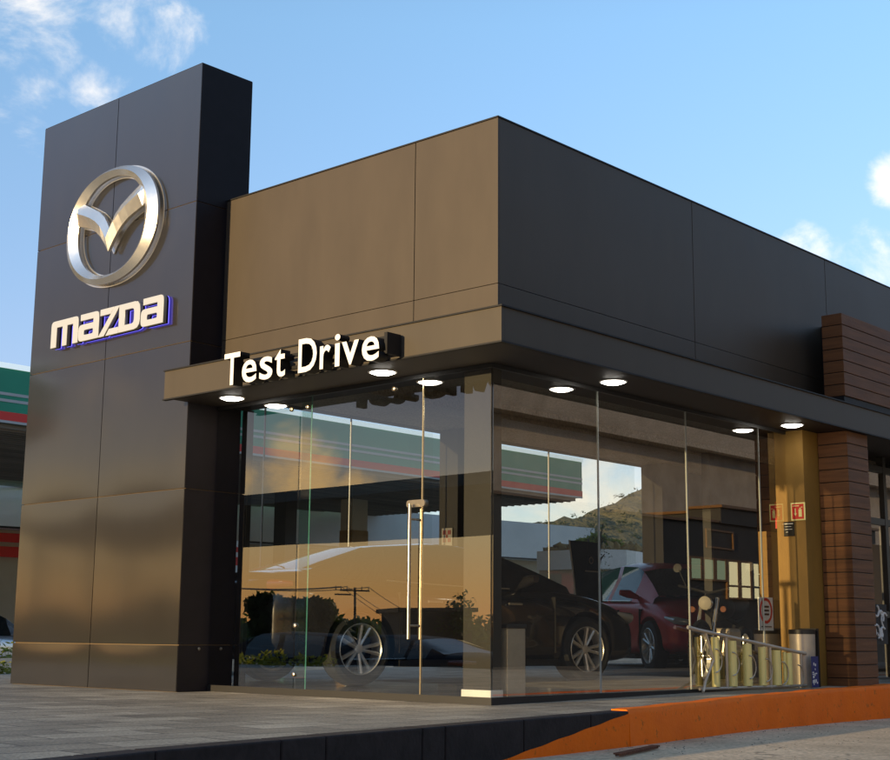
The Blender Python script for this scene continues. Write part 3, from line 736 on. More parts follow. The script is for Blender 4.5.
# ------------------------------------------------------------------ bins, rack
b1 = empty('litter_bin', (8.05, 6.6, .03), 'narrow beige metal bin behind the glass beside the corner column', 'bin')
bx('body', M['bin'], b1, 7.96, 8.17, 6.53, 6.70, .03, .545, bevel=.004)
bx('lid', M['darkframe'], b1, 7.95, 8.18, 6.522, 6.71, .546, .575, bevel=.004)
b2 = empty('litter_bin', (12.1, 6.42, 0), 'brown steel bin in front of the ochre wall', 'bin')
MB().lathe([(0.01, .11), (.53, .12), (.53, .002)], (12.05, 6.32, 0), (0, 0, 1), 28).build('body', M['bin'], b2, smooth=True)
MB().lathe([(.531, .123), (.57, .123), (.575, .10), (.575, .002)], (12.05, 6.32, 0), (0, 0, 1), 28).build('lid', M['darkframe'], b2, smooth=True)
bx('side_panel', M['darkframe'], b2, 12.165, 12.19, 6.22, 6.40, .01, .585)
rk = empty('bicycle_rack', (11, 6.22, 0), 'sloping bicycle rack of pale slats standing against the right glass wall', 'rack')
RK = lambda x: 6.44 - .20 * (x - 10.39) / 1.68
q = MB()
q.tube([(10.25, 6.43, .575), (10.42, RK(10.42), .553), (12.07, RK(12.07), .339)], .016, 10); q.tube([(10.42, RK(10.42), .06), (12.07, RK(12.07), .065)], .013, 10)
for x in (10.80, 11.43, 11.9): q.tube([(x, RK(x), .05), (x, RK(x), .55 - (x - 10.39) * .127)], .013, 8)
q.tube([(10.35, 6.36, .04), (10.50, RK(10.5), .12), (10.62, RK(10.6), .30), (10.52, RK(10.5), .54)], .012, 8)
q.build('rail', M['bin'], rk, smooth=True)
for i, (x, wd) in enumerate(((10.661, .030), (10.896, .034), (11.109, .036), (11.328, .030), (11.538, .036), (11.722, .030), (11.66, .014))):
    zt = .55 - (x - 10.39) * .127
    wd *= 1.15; MB().lathe([(.075, wd), (zt - .02, wd)], (x, RK(x) + .012, 0), (0, 0, 1), 14).build('slat', M['stripe'], rk, smooth=True)
for i in range(6):
    x = 10.60 + i * .24; MB().tube([(x + .11 * sin(t), RK(x) - .03, .42 - (x - 10.4) * .12 - .1 * (1 - cos(t))) for t in [j * pi / 8 for j in range(9)]], .006, 6).build('hoop', M['bin'], rk)
po = MB().box(11.90, 12.03, 6.155, 6.161, .05, .33).build('poster_board', M['posterblue'], None, org=(11.96, 6.16, .05))
tag(po, 'small blue and white poster leaning at the end of the bicycle rack', 'poster')
q = MB(); rr = random.Random(9)
for k in range(14):
    x = 11.905 + rr.random() * .09; z = .07 + rr.random() * .22; q.box(x, x + .012 + rr.random() * .02, 6.1525, 6.1545, z, z + .008 + rr.random() * .02)
q.build('print', M['white'], po)

# ------------------------------------------------------------------ cars
def loft(mb, rings, mi=0, caps=True):
    n = len(rings[0]); vs = [p for r in rings for p in r]
    fs = [(i * n + k, i * n + (k + 1) % n, (i + 1) * n + (k + 1) % n, (i + 1) * n + k) for i in range(len(rings) - 1) for k in range(n)]
    if caps: fs += [tuple(range(n))[::-1], tuple((len(rings) - 1) * n + k for k in range(n))]
    mb.add(vs, fs, mi)
SEDAN = dict(L0=-2.47, L1=2.40, fa=1.46, ra=-1.37, W=.92, r=.335, tw=.225,
    body=[(-2.47, .62, .42, .72, .90), (-2.42, .78, .30, .86, 1.00), (-2.2, .86, .24, .96, 1.065), (-1.8, .905, .20, .98, 1.09), (-1.37, .92, .19, .965, 1.08), (-.8, .92, .18, .95, 1.00), (0, .92, .18, .93, .98), (.7, .92, .18, .92, .99), (1.1, .915, .19, .90, .99), (1.46, .91, .19, .87, .945), (1.9, .88, .20, .80, .86), (2.2, .80, .22, .68, .76), (2.35, .66, .28, .58, .66), (2.40, .50, .36, .52, .58)],
    top=[(-1.95, .74, .70, 1.06), (-1.55, .77, .66, 1.19), (-1.05, .79, .62, 1.36), (-.95, .79, .615, 1.38), (-.3, .80, .60, 1.445), (.10, .80, .60, 1.44), (.2, .80, .60, 1.43), (.45, .79, .60, 1.39), (.95, .77, .64, 1.18), (1.35, .74, .70, .985)],
    glass=[1, 1, 0, 1, 0, 1, 1, 0, 1], front=7, rear=2)
SEDAN['top'] = [(x, a, b, 1 + (z - 1) * .84 if z > 1 else z) for x, a, b, z in SEDAN['top']]
SEDAN['top'] = [((-1.37 + (x + 1.37) * .82) if x < -1.37 else x, a, b, z) for x, a, b, z in SEDAN['top']]
SEDAN['body'] = [((-1.37 + (x + 1.37) * .82) if x < -1.37 else x, a, b, c_, d) for x, a, b, c_, d in SEDAN['body']]
SUV = dict(L0=-2.2, L1=2.1, fa=1.28, ra=-1.32, W=.90, r=.35, tw=.215,
    body=[(-2.2, .66, .45, .9, 1.0), (-2.15, .80, .35, .98, 1.08), (-1.9, .87, .27, 1.03, 1.12), (-1.32, .90, .24, 1.03, 1.12), (-.6, .90, .22, 1.0, 1.08), (.2, .90, .22, .98, 1.06), (.8, .895, .22, .96, 1.06), (1.28, .88, .24, .92, 1.0), (1.7, .84, .25, .82, .92), (1.95, .74, .28, .70, .82), (2.08, .60, .33, .60, .72), (2.12, .48, .40, .55, .64)],
    top=[(-2.12, .72, .66, 1.10), (-1.95, .76, .62, 1.30), (-1.7, .78, .60, 1.50), (-1.5, .78, .60, 1.53), (-.5, .79, .60, 1.58), (-.35, .79, .60, 1.58), (.25, .79, .60, 1.54), (.5, .78, .61, 1.46), (.9, .75, .64, 1.24), (1.22, .73, .68, 1.05)],
    glass=[1, 1, 0, 1, 0, 1, 1, 0, 1], front=7, rear=2)

def wheel_mb(C, ax, r, tw, spokes=10):
    """returns tyre, rim builders; C centre, ax outward axis"""
    C = Vector(C); ax = Vector(ax); h = tw / 2; ri = r * .70
    ty = MB().lathe([(-h * .9, ri), (-h, r * .86), (-h * .82, r * .975), (-h * .5, r), (h * .5, r), (h * .82, r * .975), (h, r * .86), (h * .9, ri)], C, ax, 48)
    rm = MB().lathe([(h * .9, ri * 1.0), (h * .95, ri * .97), (h * .80, ri * .93), (-h * .4, ri * .86), (-h * .9, ri * .9), (-h * .9, ri)], C, ax, 48)
    u = Vector((0, 0, 1)); w = ax.cross(u).normalized()
    for k in range(spokes):
        t = 2 * pi * k / spokes + (.10 if k % 2 else -.10); d = u * cos(t) + w * sin(t); s = ax.cross(d)
        a, b = C + d * (ri * .16) + ax * h * .55, C + d * (ri * .95) + ax * h * .78
        wa, wb = ri * .055, ri * .075; D = ax * .03
        vs = [a - s * wa, a + s * wa, b + s * wb, b - s * wb]; mid = [(a + ax * .012), (b + ax * .01)]
        V = vs + [v - D for v in vs] + mid
        rm.add(V, [(0, 8, 9, 3), (8, 1, 2, 9), (4, 7, 6, 5), (0, 3, 7, 4), (1, 5, 6, 2), (3, 9, 2, 6, 7), (0, 4, 5, 1, 8)])
    rm.lathe([(h * .45, ri * .2), (h * .62, ri * .19), (h * .66, ri * .12), (h * .66, .001)], C, ax, 20)
    dk = MB().lathe([(-h * .2, ri * .86), (-h * .2, .001)], C, ax, 32)
    return ty, rm, dk

def car(name, spec, loc, yaw, paint, label, group=None, spokes=10, detail=True, cat='car', level=2):
    root = empty(name, loc, label, cat, group)
    S = spec; ca, sa = cos(yaw), sin(yaw)
    def tf(mb):
        mb.v = [(loc[0] + x * ca - y * sa, loc[1] + x * sa + y * ca, loc[2] + z) for x, y, z in mb.v]; return mb
    b = MB(); rings = []
    for x, w_, zl, zb, zc in S['body']:
        half = [(0, zc), (w_ * .45, zc - .008), (w_ * .78, zb + (zc - zb) * .62), (w_ * .93, zb), (w_ * 1.0, zb - (zb - zl) * .28), (w_ * .985, zb - (zb - zl) * .55), (w_ * 1.0, zl + (zb - zl) * .22), (w_ * .95, zl), (w_ * .5, zl - .01), (0, zl - .01)]
        ring_ = [(x, y, z) for y, z in half] + [(x, -y, z) for y, z in half[-2:0:-1]]
        rings.append(ring_)
    loft(b, rings)
    me_o = tf(b).build('body', paint, root, smooth='all')
    sb = me_o.modifiers.new('s', 'SUBSURF'); sb.levels = sb.render_levels = level
    cuts = []
    for axx in (S['fa'], S['ra']):
        for sy in (1, -1):
            cyl = MB().lathe([(-.19, .001), (-.19, S['r'] * 1.13), (.25, S['r'] * 1.13), (.25, .001)], (axx, sy * (S['W'] - .13), S['r'] + .01), (0, sy, 0), 40)
            co = tf(cyl).build('cut', paint, None)
            bm2 = me_o.modifiers.new('b', 'BOOLEAN'); bm2.operation = 'DIFFERENCE'; bm2.object = co; bm2.solver = 'EXACT'; cuts.append(co)
    dg = bpy.context.evaluated_depsgraph_get(); nm = bpy.data.meshes.new_from_object(me_o.evaluated_get(dg)); nm.name = 'body'
    me_o.modifiers.clear(); me_o.data = nm
    for p in nm.polygons: p.use_smooth = True
    try: nm.set_sharp_from_angle(angle=R(40))
    except Exception: pass
    for co in cuts: bpy.data.objects.remove(co)
    # greenhouse
    gl = MB(); rf = MB(); tops = S['top']; k = len(tops)
    def ringt(i):
        x, wb_, wt, zr = tops[i]
        bz = next((a[3] + (a[4] - a[3]) * .30) + ((c_[3] + (c_[4] - c_[3]) * .30) - (a[3] + (a[4] - a[3]) * .30)) * (x - a[0]) / (c_[0] - a[0]) for a, c_ in zip(S['body'], S['body'][1:]) if a[0] <= x <= c_[0])
        bz = min(bz, zr - .01)
        sh_ = bz + (zr - bz) * .90
        return [(x, wb_ + .045, bz - .03), (x, wt + .06, bz + (zr - bz) * .55 if zr - bz > .1 else bz), (x, wt, sh_), (x, wt * .6, zr), (x, 0, zr + .012), (x, -wt * .6, zr), (x, -wt, sh_), (x, -wt - .06, bz + (zr - bz) * .55 if zr - bz > .1 else bz), (x, -wb_ - .045, bz - .03)]
    RS = [ringt(i) for i in range(k)]
    # full surface paint where solid, glass elsewhere
    for i in range(k - 1):
        A_, B_ = RS[i], RS[i + 1]
        ends = i < S['rear'] or i >= S['front']
        for j in range(8):
            side = j in (0, 1, 6, 7)
            isglass = (S['glass'][i] and side and not ends) or (ends and j in (2, 3, 4, 5)) or (side and i in (1,))
            (gl if isglass else rf).add([A_[j], A_[j + 1], B_[j + 1], B_[j]], [(0, 1, 2, 3)])
    for mb_, nm_, m_ in ((rf, 'roof', paint), (gl, 'window', M['carglass'])):
        tf(mb_); key = lambda v: (round(v[0], 3), round(v[1], 3), round(v[2], 3)); par = {}
        def find(a):
            while par.setdefault(a, a) != a: a = par[a]
            return a
        for f in mb_.f:
            for i_ in f[1:]: par[find(key(mb_.v[i_]))] = find(key(mb_.v[f[0]]))
        isl = {}
        for f in mb_.f: isl.setdefault(find(key(mb_.v[f[0]])), []).append(f)
        for fs in isl.values():
            m3 = MB(); ids = {}
            for f in fs:
                g_ = []
                for i_ in f:
                    kk_ = key(mb_.v[i_])
                    if kk_ not in ids: ids[kk_] = len(m3.v); m3.v.append(mb_.v[i_])
                    g_.append(ids[kk_])
                if len(set(g_)) == len(g_): m3.f.append(tuple(g_)); m3.m.append(0)
            big = len(fs) == max(len(x) for x in isl.values())
            m3.build(nm_ if (big or nm_ == 'window') else 'pillar', m_, root, smooth='all', fix=False)
    # chrome line along the side windows
    if detail:
        for sy in (1, -1):
            tr = MB(); pts = []
            for i in range(S['rear'], S['front'] + 1):
                x, wb_, wt, zr = tops[i]; p = RS[i][0]; pts.append((p[0], sy * (p[1] + .006), p[2] + .02))
            tr.tube(pts, .007, 6); tf(tr).build('window_trim', M['chrome'], root)
            hd_ = MB(); z_ = .78
            for x0 in (-.62, .38): hd_.tube([(x0, sy * (S['W'] - .002), z_), (x0 + .17, sy * (S['W'] - .002), z_)], .013, 8)
            tf(hd_).build_each('door_handle', M['chrome'], root)
            dl = MB()
            for x0 in (-.95, .12, 1.0): dl.box(x0, x0 + .008, *sorted((sy * (S['W'] - .06), sy * (S['W'] + .0015))), .30, .86)
            tf(dl).build_each('door_gap', M['black'], root)
            sl = MB(); sl.box(S['ra'] + .42, S['fa'] - .42, *sorted((sy * (S['W'] - .10), sy * (S['W'] + .004))), .17, .235)
            tf(sl).build('sill', M['black'], root)
    fx = S['body'][-3][0]; fz = S['body'][-3][3]; rx = S['body'][2][0]; rz = S['body'][2][3]
    for sy in (1, -1):
        w_ = S['body'][-3][1]
        hl = MB(); pts = [(fx + .075, sy * (w_ - .17), fz - .03), (fx - .02, sy * (w_ - .02), fz - .01), (fx - .24, sy * (w_ + .05), fz + .035)]
        hl.tube([pts[0], ((pts[0][0] + pts[1][0]) / 2 + .01, (pts[0][1] + pts[1][1]) / 2, fz - .025), pts[1], pts[2]], [.035, .05, .055, .015], 10); tf(hl).build('headlight', M['lens'], root, smooth=True)
        rl_ = MB(); rw_ = S['body'][1][1]; rl_.tube([(rx - .25, sy * (rw_ - .35), rz - .06), (rx - .20, sy * (rw_ - .06), rz - .06), (rx - .02, sy * (rw_ + .05), rz - .05)], [.04, .055, .03], 10); tf(rl_).build('tail_light', M['redlens'], root, smooth=True)
        mx_ = tops[S['front']][0] + .18
        mr_ = MB(); mr_.tube([(mx_, sy * (S['W'] - .12), rz - .0), (mx_ - .02, sy * (S['W'] + .02), rz + .05), (mx_ - .02, sy * (S['W'] + .15), rz + .07)], [.03, .062, .04], 10); tf(mr_).build('wing_mirror', paint, root, smooth=True)
    gq = MB(); ex = S['body'][-2][0]; ez = S['body'][-2][3]
    gq.box(ex - .02, ex + .055, -.42, .42, ez - .26, ez - .08); tf(gq).build('grille', M['black'], root, bevel=.02)
    gc = MB(); gc.tube([(ex - .05, -.56, ez - .02), (ex + .05, -.40, ez - .20), (ex + .068, 0, ez - .27), (ex + .05, .40, ez - .20), (ex - .05, .56, ez - .02)], .014, 8); tf(gc).build('grille_trim', M['chrome'], root, smooth=True)
    for axx in (S['fa'], S['ra']):
        for sy in (1, -1):
            C = (axx, sy * (S['W'] - S['tw'] / 2 - .01), S['r'])
            ty, rm, dk = wheel_mb(C, (0, sy, 0), S['r'], S['tw'], spokes)
            cw = Vector((loc[0] + C[0] * ca - C[1] * sa, loc[1] + C[0] * sa + C[1] * ca, loc[2] + C[2]))
            we = bpy.data.objects.new('wheel', None); COL.objects.link(we); we.parent = root; we.location = cw - Vector(loc)
            tf(ty).build('tyre', M['tyre'], we, smooth=True); tf(rm).build('rim', M['rim'], we, smooth=True); tf(dk).build('brake_disc', M['black'], we)
    # dark underbody
    ub = MB().box(S['ra'] - .3, S['fa'] + .3, -.55, .55, .17, .5); tf(ub).build('underbody', M['black'], root)
    return root

# dark sedan inside: near-side wheels at (9.137,9.214) rear and (11.896,8.683) front
yaw = math.atan2(8.683 - 9.214, 11.896 - 9.137)
nearside = .92 - .01
dxy = Vector((cos(yaw), sin(yaw))); lft = Vector((-sin(yaw), cos(yaw)))
mid = (Vector((9.137, 9.214)) + Vector((11.896, 8.683))) / 2
cen = mid - dxy * (.045) + lft * nearside
car('parked_car', SEDAN, (cen.x, cen.y, .028), yaw, M['carblack'], 'dark grey sedan with ten spoke wheels parked inside behind the glass')
car('parked_car', SUV, (17.95, 11.55, .028), R(235), M['carred'], 'red hatchback facing the glass behind the dark sedan')

# ------------------------------------------------------------------ motorcycle behind the right glass
def moto(loc, yaw):
    root = empty('motorcycle', loc, 'dark motorcycle with round headlamp and mirrors inside behind the bicycle rack', 'motorcycle')
    ca, sa = cos(yaw), sin(yaw)
    tf = lambda mb: (setattr(mb, 'v', [(loc[0] + x * ca - y * sa, loc[1] + x * sa + y * ca, loc[2] + z) for x, y, z in mb.v]), mb)[1]
    for x in (.68, -.62):
        we = bpy.data.objects.new('wheel', None); COL.objects.link(we); we.parent = root; we.location = (x * ca, x * sa, .29)
        t = MB(); cc = Vector((x, 0, .29)); t.lathe([(.045 * cos(a), .255 + .04 * sin(a)) for a in [j * pi / 5 for j in range(10)]], cc, (0, 1, 0), 36, closed=True); tf(t).build('tyre', M['tyre'], we, smooth=True)
        r_ = MB(); r_.lathe([(-.02, .225), (.02, .225), (.02, .205), (-.02, .205)], cc, (0, 1, 0), 36, closed=True)
        for k in range(8): a = k * pi / 4; r_.tube([cc + Vector((.03 * cos(a), 0, .03 * sin(a))), cc + Vector((.21 * cos(a), 0, .21 * sin(a)))], .008, 6)
        tf(r_).build('rim', M['rim'], we)
    f = MB()
    for y in (.08, -.08): f.tube([(.68, y, .29), (.40, y, .85)], [.022, .018], 10)
    tf(f).build('fork', M['chrome'], root, smooth=True)
    q = MB(); q.tube([(.42, 0, .80), (.05, 0, .70), (-.35, 0, .62), (-.6, 0, .66)], .03, 8); q.tube([(.36, 0, .72), (.2, 0, .3), (-.25, 0, .28), (-.35, 0, .62)], .022, 8); q.tube([(-.25, .09, .3), (-.62, .09, .29)], .02, 8)
    tf(q).build('frame', M['black'], root, smooth=True)
    q = MB(); q.lathe([(-.26, .02), (-.20, .10), (0, .15), (.16, .13), (.24, .04)], (.12, 0, .78), (1, 0, .12), 20); tf(q).build('fuel_tank', M['black'], root, smooth=True)
    q = MB(); q.tube([(-.08, 0, .76), (-.35, 0, .77), (-.62, 0, .82)], [.10, .13, .08], 12); tf(q).build('seat', M['black'], root, smooth=True)
    q = MB(); q.box(-.18, .18, -.13, .13, .28, .56); tf(q).build('engine', M['bin'], root, bevel=.04)
    q = MB(); q.tube([(.1, -.15, .35), (-.2, -.17, .26), (-.75, -.18, .34)], [.025, .035, .05], 10); tf(q).build('exhaust', M['chrome'], root, smooth=True)
    q = MB(); q.tube([(.30, .36, .98), (.36, .25, .96), (.42, 0, .90), (.36, -.25, .96), (.30, -.36, .98)], .014, 8); tf(q).build('handlebar', M['black'], root, smooth=True)
    q = MB(); q.lathe([(-.06, .02), (-.04, .055), (.04, .072), (.06, .068)], (.50, 0, .80), (1, 0, 0), 24); h_ = tf(q).build('headlamp', M['chrome'], root, smooth=True)
    q = MB(); q.lathe([(.055, .066), (.07, .04), (.075, .001)], (.50, 0, .80), (1, 0, 0), 24); tf(q).build('lens', M['signgrey'], h_, smooth=True)
    for y in (.1, -.1):
        q = MB(); q.lathe([(0, .001), (-.01, .03), (.02, .03), (.02, .001)], (.46, y * 1.6, .74), (1, 0, 0), 12); tf(q).build('indicator', M['rust'], root)
    for sy in (1, -1):
        q = MB(); q.tube([(.34, sy * .26, .96), (.30, sy * .33, 1.08), (.28, sy * .36, 1.14)], .006, 6); q.lathe([(-.012, .001), (-.012, .02), (-.008, .045), (.008, .045), (.01, .02), (.01, .001)], (.27, sy * .38, 1.16), (1, 0, .1), 20); tf(q).build('mirror', M['black'], root)
    q = MB(); q.tube([(.68 + .32 * cos(a), 0, .29 + .32 * sin(a)) for a in [.3 + j * .25 for j in range(9)]], .03, 8); tf(q).build('front_mudguard', M['black'], root)
moto((12.55, 7.45, .028), R(192))

# dark feather banner inside
bn = empty('feather_banner', (13.7, 10.2, .03), 'tall dark banner standing behind the bonnet of the sedan', 'banner')
q = MB(); vs = []; K = 10
for i in range(K + 1):
    t = i / K; z = .45 + 1.2 * t; xl = 13.80 - .165 * t ** 1.5; xr = 14.28 - .02 * t
    for x in (xl, (xl + xr) / 2, xr): vs.append((x, 10.2 + .02 * sin(t * 5 + x * 9), z))
q.add(vs, [(i * 3 + j, i * 3 + j + 1, (i + 1) * 3 + j + 1, (i + 1) * 3 + j) for i in range(K) for j in range(2)])
o = q.build('cloth', M['black'], bn, fix=False); so_ = o.modifiers.new('t', 'SOLIDIFY'); so_.thickness = .006
MB().tube([(13.83, 10.2, .03), (13.80, 10.2, .45)] + [(13.785 - .165 * (t / 8) ** 1.5, 10.2, .45 + 1.2 * t / 8) for t in range(9)], .009, 8).build('pole', M['white'], bn)
MB().lathe([(0, .14), (.03, .12), (.03, .001)], (13.83, 10.2, .028), (0, 0, 1), 20).build('banner_base', M['black'], bn)
q = MB(); q.lathe([(0, .045), (0, .03), (.002, .03), (.002, .045)], (14.02, 10.165, 1.42), (0, -1, 0), 24, closed=True); q.box(13.9, 14.18, 10.168, 10.171, 1.28, 1.295); q.build('print', M['bin'], bn)

# ------------------------------------------------------------------ petrol station behind
gs = empty('fuel_canopy', (25, 36, -.26), 'long petrol station canopy with green fascia and white and red stripes behind the showroom', 'canopy')
X0, X1, Y0, Y1 = -4, 40.86, 30., 40.2
Z0, Z1 = 5.49, 6.80
bx('fascia', M['green'], gs, X0, X1, Y0, Y1, Z0, Z1)
q = MB(); q.box(X0, X1 + .02, Y0 - .04, Y1, Z1 + .001, Z1 + .13); q.build('top_trim', M['cwhite'], gs)
q = MB()
for a, b in ((5.98, 6.05), (6.14, 6.21)): q.box(X0, X1 + .012, Y0 - .012, Y0 - .001, a, b); q.box(X1 + .001, X1 + .012, Y0, Y1, a, b)
q.box(X0, X1 + .012, Y0 - .012, Y0 - .001, Z0 - .02, Z0 + .04)
q.build('grey_stripe', M['cgrey'], gs)
q = MB(); q.box(X0, X1 + .014, Y0 - .014, Y0 - .001, 5.531, 5.74); q.box(X1 + .001, X1 + .014, Y0, Y1, 5.531, 5.74); q.build('red_stripe', M['cred'], gs)
q = MB(); q.box(X0, X1 - .2, Y0 + .15, Y1, Z0 - .12, Z0 - .001)
for i in range(38): y = Y0 + .3 + i * .33; q.box(X0, X1 - .3, y, y + .06, Z0 - .16, Z0 - .121)
q.build('underside', M['under'], gs)
for x, hw_ in ((-2, .38), (6, .38), (16, .38), (31.76, .25), (35.05, .38)):
    bx('support_column', M['darkframe'] if hw_ == .25 else M['tan'], gs, x - hw_, x + hw_, 35.6, 36.2, -.6, Z0 - .17)
bx('column_lit_part', M['yellow'], gs, 34.65, 35.45, 35.57, 36.23, -.6, 4.2)  # yellow sleeve paints in the light on the lower part of the column
pumps = []
def pump(x, y, label):
    e = empty('fuel_pump', (x, y, -.26), label, 'fuel pump', 'fuel pumps under the canopy')
    bx('cabinet', M['black'], e, x - .35, x + .35, y - .22, y + .22, -.26, 1.25, bevel=.03)
    bx('display', M['bin'], e, x - .22, x + .22, y - .235, y - .222, .75, 1.05); bx('crown', M['green'], e, x - .38, x + .38, y - .24, y + .24, 1.252, 1.7, bevel=.03)
    MB().tube([(x + .36, y, 1.1), (x + .5, y, .9), (x + .45, y, .4), (x + .37, y, .5)], .025, 8).build('hose', M['tyre'], e, smooth=True)
pump(27.4, 34, 'fuel pump seen through the glass at the left end of the sedan'); pump(30.6, 34, 'fuel pump seen through the glass above the sedan roof')
# shop of the station : slightly skewed wall
ax = math.atan2(38.8 - 42, 53.8 - 24.4)
shop = empty('station_shop', (39, 41, -.26), 'pale petrol station shop with a white fascia behind the showroom', 'building')
def skew(t, off=0): d = Vector((53.8 - 24.4, 38.8 - 42)).normalized(); nn = Vector((-d.y, d.x)); p = Vector((24.4, 42)) + d * t + nn * off; return (p.x, p.y)
def wallbox(t0, t1, o0, o1, z0, z1, name, m, parent): return MB().prism([skew(t0, o0), skew(t1, o0), skew(t1, o1), skew(t0, o1)], z0, z1).build(name, m, parent)
wallbox(-30, 29.6, 0, 5, 3.93, 5.6, 'shop_fascia', M['greywall'], shop)
wallbox(-30, 29.6, .5, 5, -.26, 3.92, 'shop_wall', M['tan'], shop)
wallbox(-30, 29.62, -.02, -.001, 3.93, 4.0, 'fascia_edge', M['darkframe'], shop)
q = MB()
for a, b, z0, z1, m_ in ((-4, 3, 3.0, 3.35, 0), (-4, 3, 3.5, 3.8, 0)): q.prism([skew(a, .4), skew(b, .4), skew(b, .49), skew(a, .49)], z0, z1)
q.build('red_band', M['cred'], shop)
for a, b in ((5, 9), (12, 15.5), (23.5, 28.5)):
    o = wallbox(a, b, .42, .49, .3, 2.9, 'shop_window', M['carglass'], shop)
for a, b in ((-2.2, .35), (-6, -3)): wallbox(a, b, .42, .49, 1.2, 2.2, 'poster', M['white'], shop)
# price totem
tt = empty('price_totem', (27.3, 33, -.26), 'white and red price totem seen through the glass at the left', 'sign')
bx('board', M['white'], tt, 27.1, 27.6, 32.9, 33.1, -.6, 3.3)
q = MB(); q.box(27.09, 27.61, 32.885, 32.898, 2.55, 2.8); q.box(27.09, 27.61, 32.885, 32.898, 2.95, 3.1); q.box(27.2, 27.5, 32.885, 32.898, 1.55, 1.62); q.build('red_panel', M['cred'], tt)
# planter with rocks and shrubs
pl = empty('retaining_planter', (43, 31, -.26), 'pale concrete planter filled with sunlit rocks beyond the station', 'planter')
q = MB(); q.prism([(42.0, 30.4), (43.2, 29.7), (47.5, 30.6), (47.5, 33), (42.0, 33)], 3.0, 3.72); q.build('planter_wall', M['white'], pl)
q = MB(); q.prism([(42.15, 30.6), (43.2, 30.0), (47.4, 30.8), (47.4, 33), (42.15, 33)], -.26, 2.995); q.build('planter_base', M['tan'], pl)
rk_ = MB(); rr = random.Random(2)
for i in range(150):
    cx_, cy_ = rr.uniform(42.2, 47.3), rr.uniform(30.5, 33); z_ = 3.72 + rr.random() * .2; r0 = rr.uniform(.12, .3)
    P_ = [Vector((cx_, cy_, z_)) + Vector((rr.gauss(0, 1), rr.gauss(0, 1), rr.gauss(0, .8))).normalized() * r0 * rr.uniform(.7, 1.2) for _ in range(9)]
    bm = bmesh.new(); vv = [bm.verts.new(p) for p in P_]; bmesh.ops.convex_hull(bm, input=vv); bm.verts.ensure_lookup_table()
    idx = {v: i_ for i_, v in enumerate(bm.verts)}; rk_.add([v.co.copy() for v in bm.verts], [tuple(idx[v] for v in f_.verts) for f_ in bm.faces]); bm.free()
o = rk_.build('rocks', M['rock'], pl, fix=False); o['kind'] = 'stuff'

# trees
def tree(loc, h, cr, mleaf, label, nleaf=2600, seed=1, ls=.16, group=None, sparse=False):
    rr = random.Random(seed); e = empty('tree', loc, label, 'tree', group); x, y, z = loc
    tk = MB(); tk.tube([(x, y, z), (x + .05 * h * rr.uniform(-1, 1), y, z + h * .35), (x + .04 * h * rr.uniform(-1, 1), y + .03 * h, z + h * .8)], [h * .03, h * .02, h * .006], 8)
    cr_ = MB(); tips = []
    for k in range(9):
        a = rr.uniform(0, 6.28); zz = z + h * rr.uniform(.32, .6); p1 = Vector((x + cos(a) * cr * rr.uniform(.4, .85), y + sin(a) * cr * rr.uniform(.4, .85), zz + h * rr.uniform(.1, .36)))
        tk.tube([(x, y, zz), (Vector((x, y, zz)) + p1) / 2 + Vector((0, 0, .05 * h)), p1], [h * .012, h * .008, h * .003], 6); tips.append(p1)
    tips.append(Vector((x, y, z + h * .85)))
    for p in tips: leaf_cloud(cr_, p, (cr * .48, cr * .48, h * .14), nleaf // len(tips) if not sparse else 40, ls, rng=rr, hollow=.1)
    tk.build('trunk', M['bark'], e); cr_.build('crown', mleaf, e, fix=False)
    return e
tree((39.7, 28.6, -.6), 5.6, .55, M['leaf'], 'thin bare young tree right of the green canopy end', seed=4, ls=.045, sparse=True)
tree((48.0, 34.5, 3.3), 1.5, .9, M['leaf2'], 'yellow green bush above the rocks of the planter', seed=5, ls=.14)
fc = MB().add([(2, 24, -.55), (120, 24, -.55), (120, 60, -.55), (2, 60, -.55)], [(0, 1, 2, 3)]).build('forecourt', M['forecourt'])  # added pale sheet, bounces light up to the canopy underside and shop wall
tag(fc, 'petrol station forecourt, added in pale concrete to bounce light onto the shop and canopy', 'forecourt', kind='structure')
sb_ = MB(); rr = random.Random(8)
for i in range(26): leaf_cloud(sb_, (8.5 + i * .30 + 2.0, 26.5 + rr.uniform(-.3, .3), .0 + rr.random() * .15), (.25, .3, .3), 60, .07, rng=rr, hollow=0)
for i in range(8): leaf_cloud(sb_, (8.0 + i * .13, 14.9, .04), (.16, .2, .13), 110, .035, rng=rr, hollow=0)
tag(sb_.build('ground_cover', M['leaf2'], fix=False), 'yellow green low planting beyond the tower', 'planting', kind='stuff')
car('parked_car', SUV, (19.0, 33.5, -.55), R(20), M['carsilver'], 'silver car parked beyond the left edge of the sign tower', detail=False, level=1)

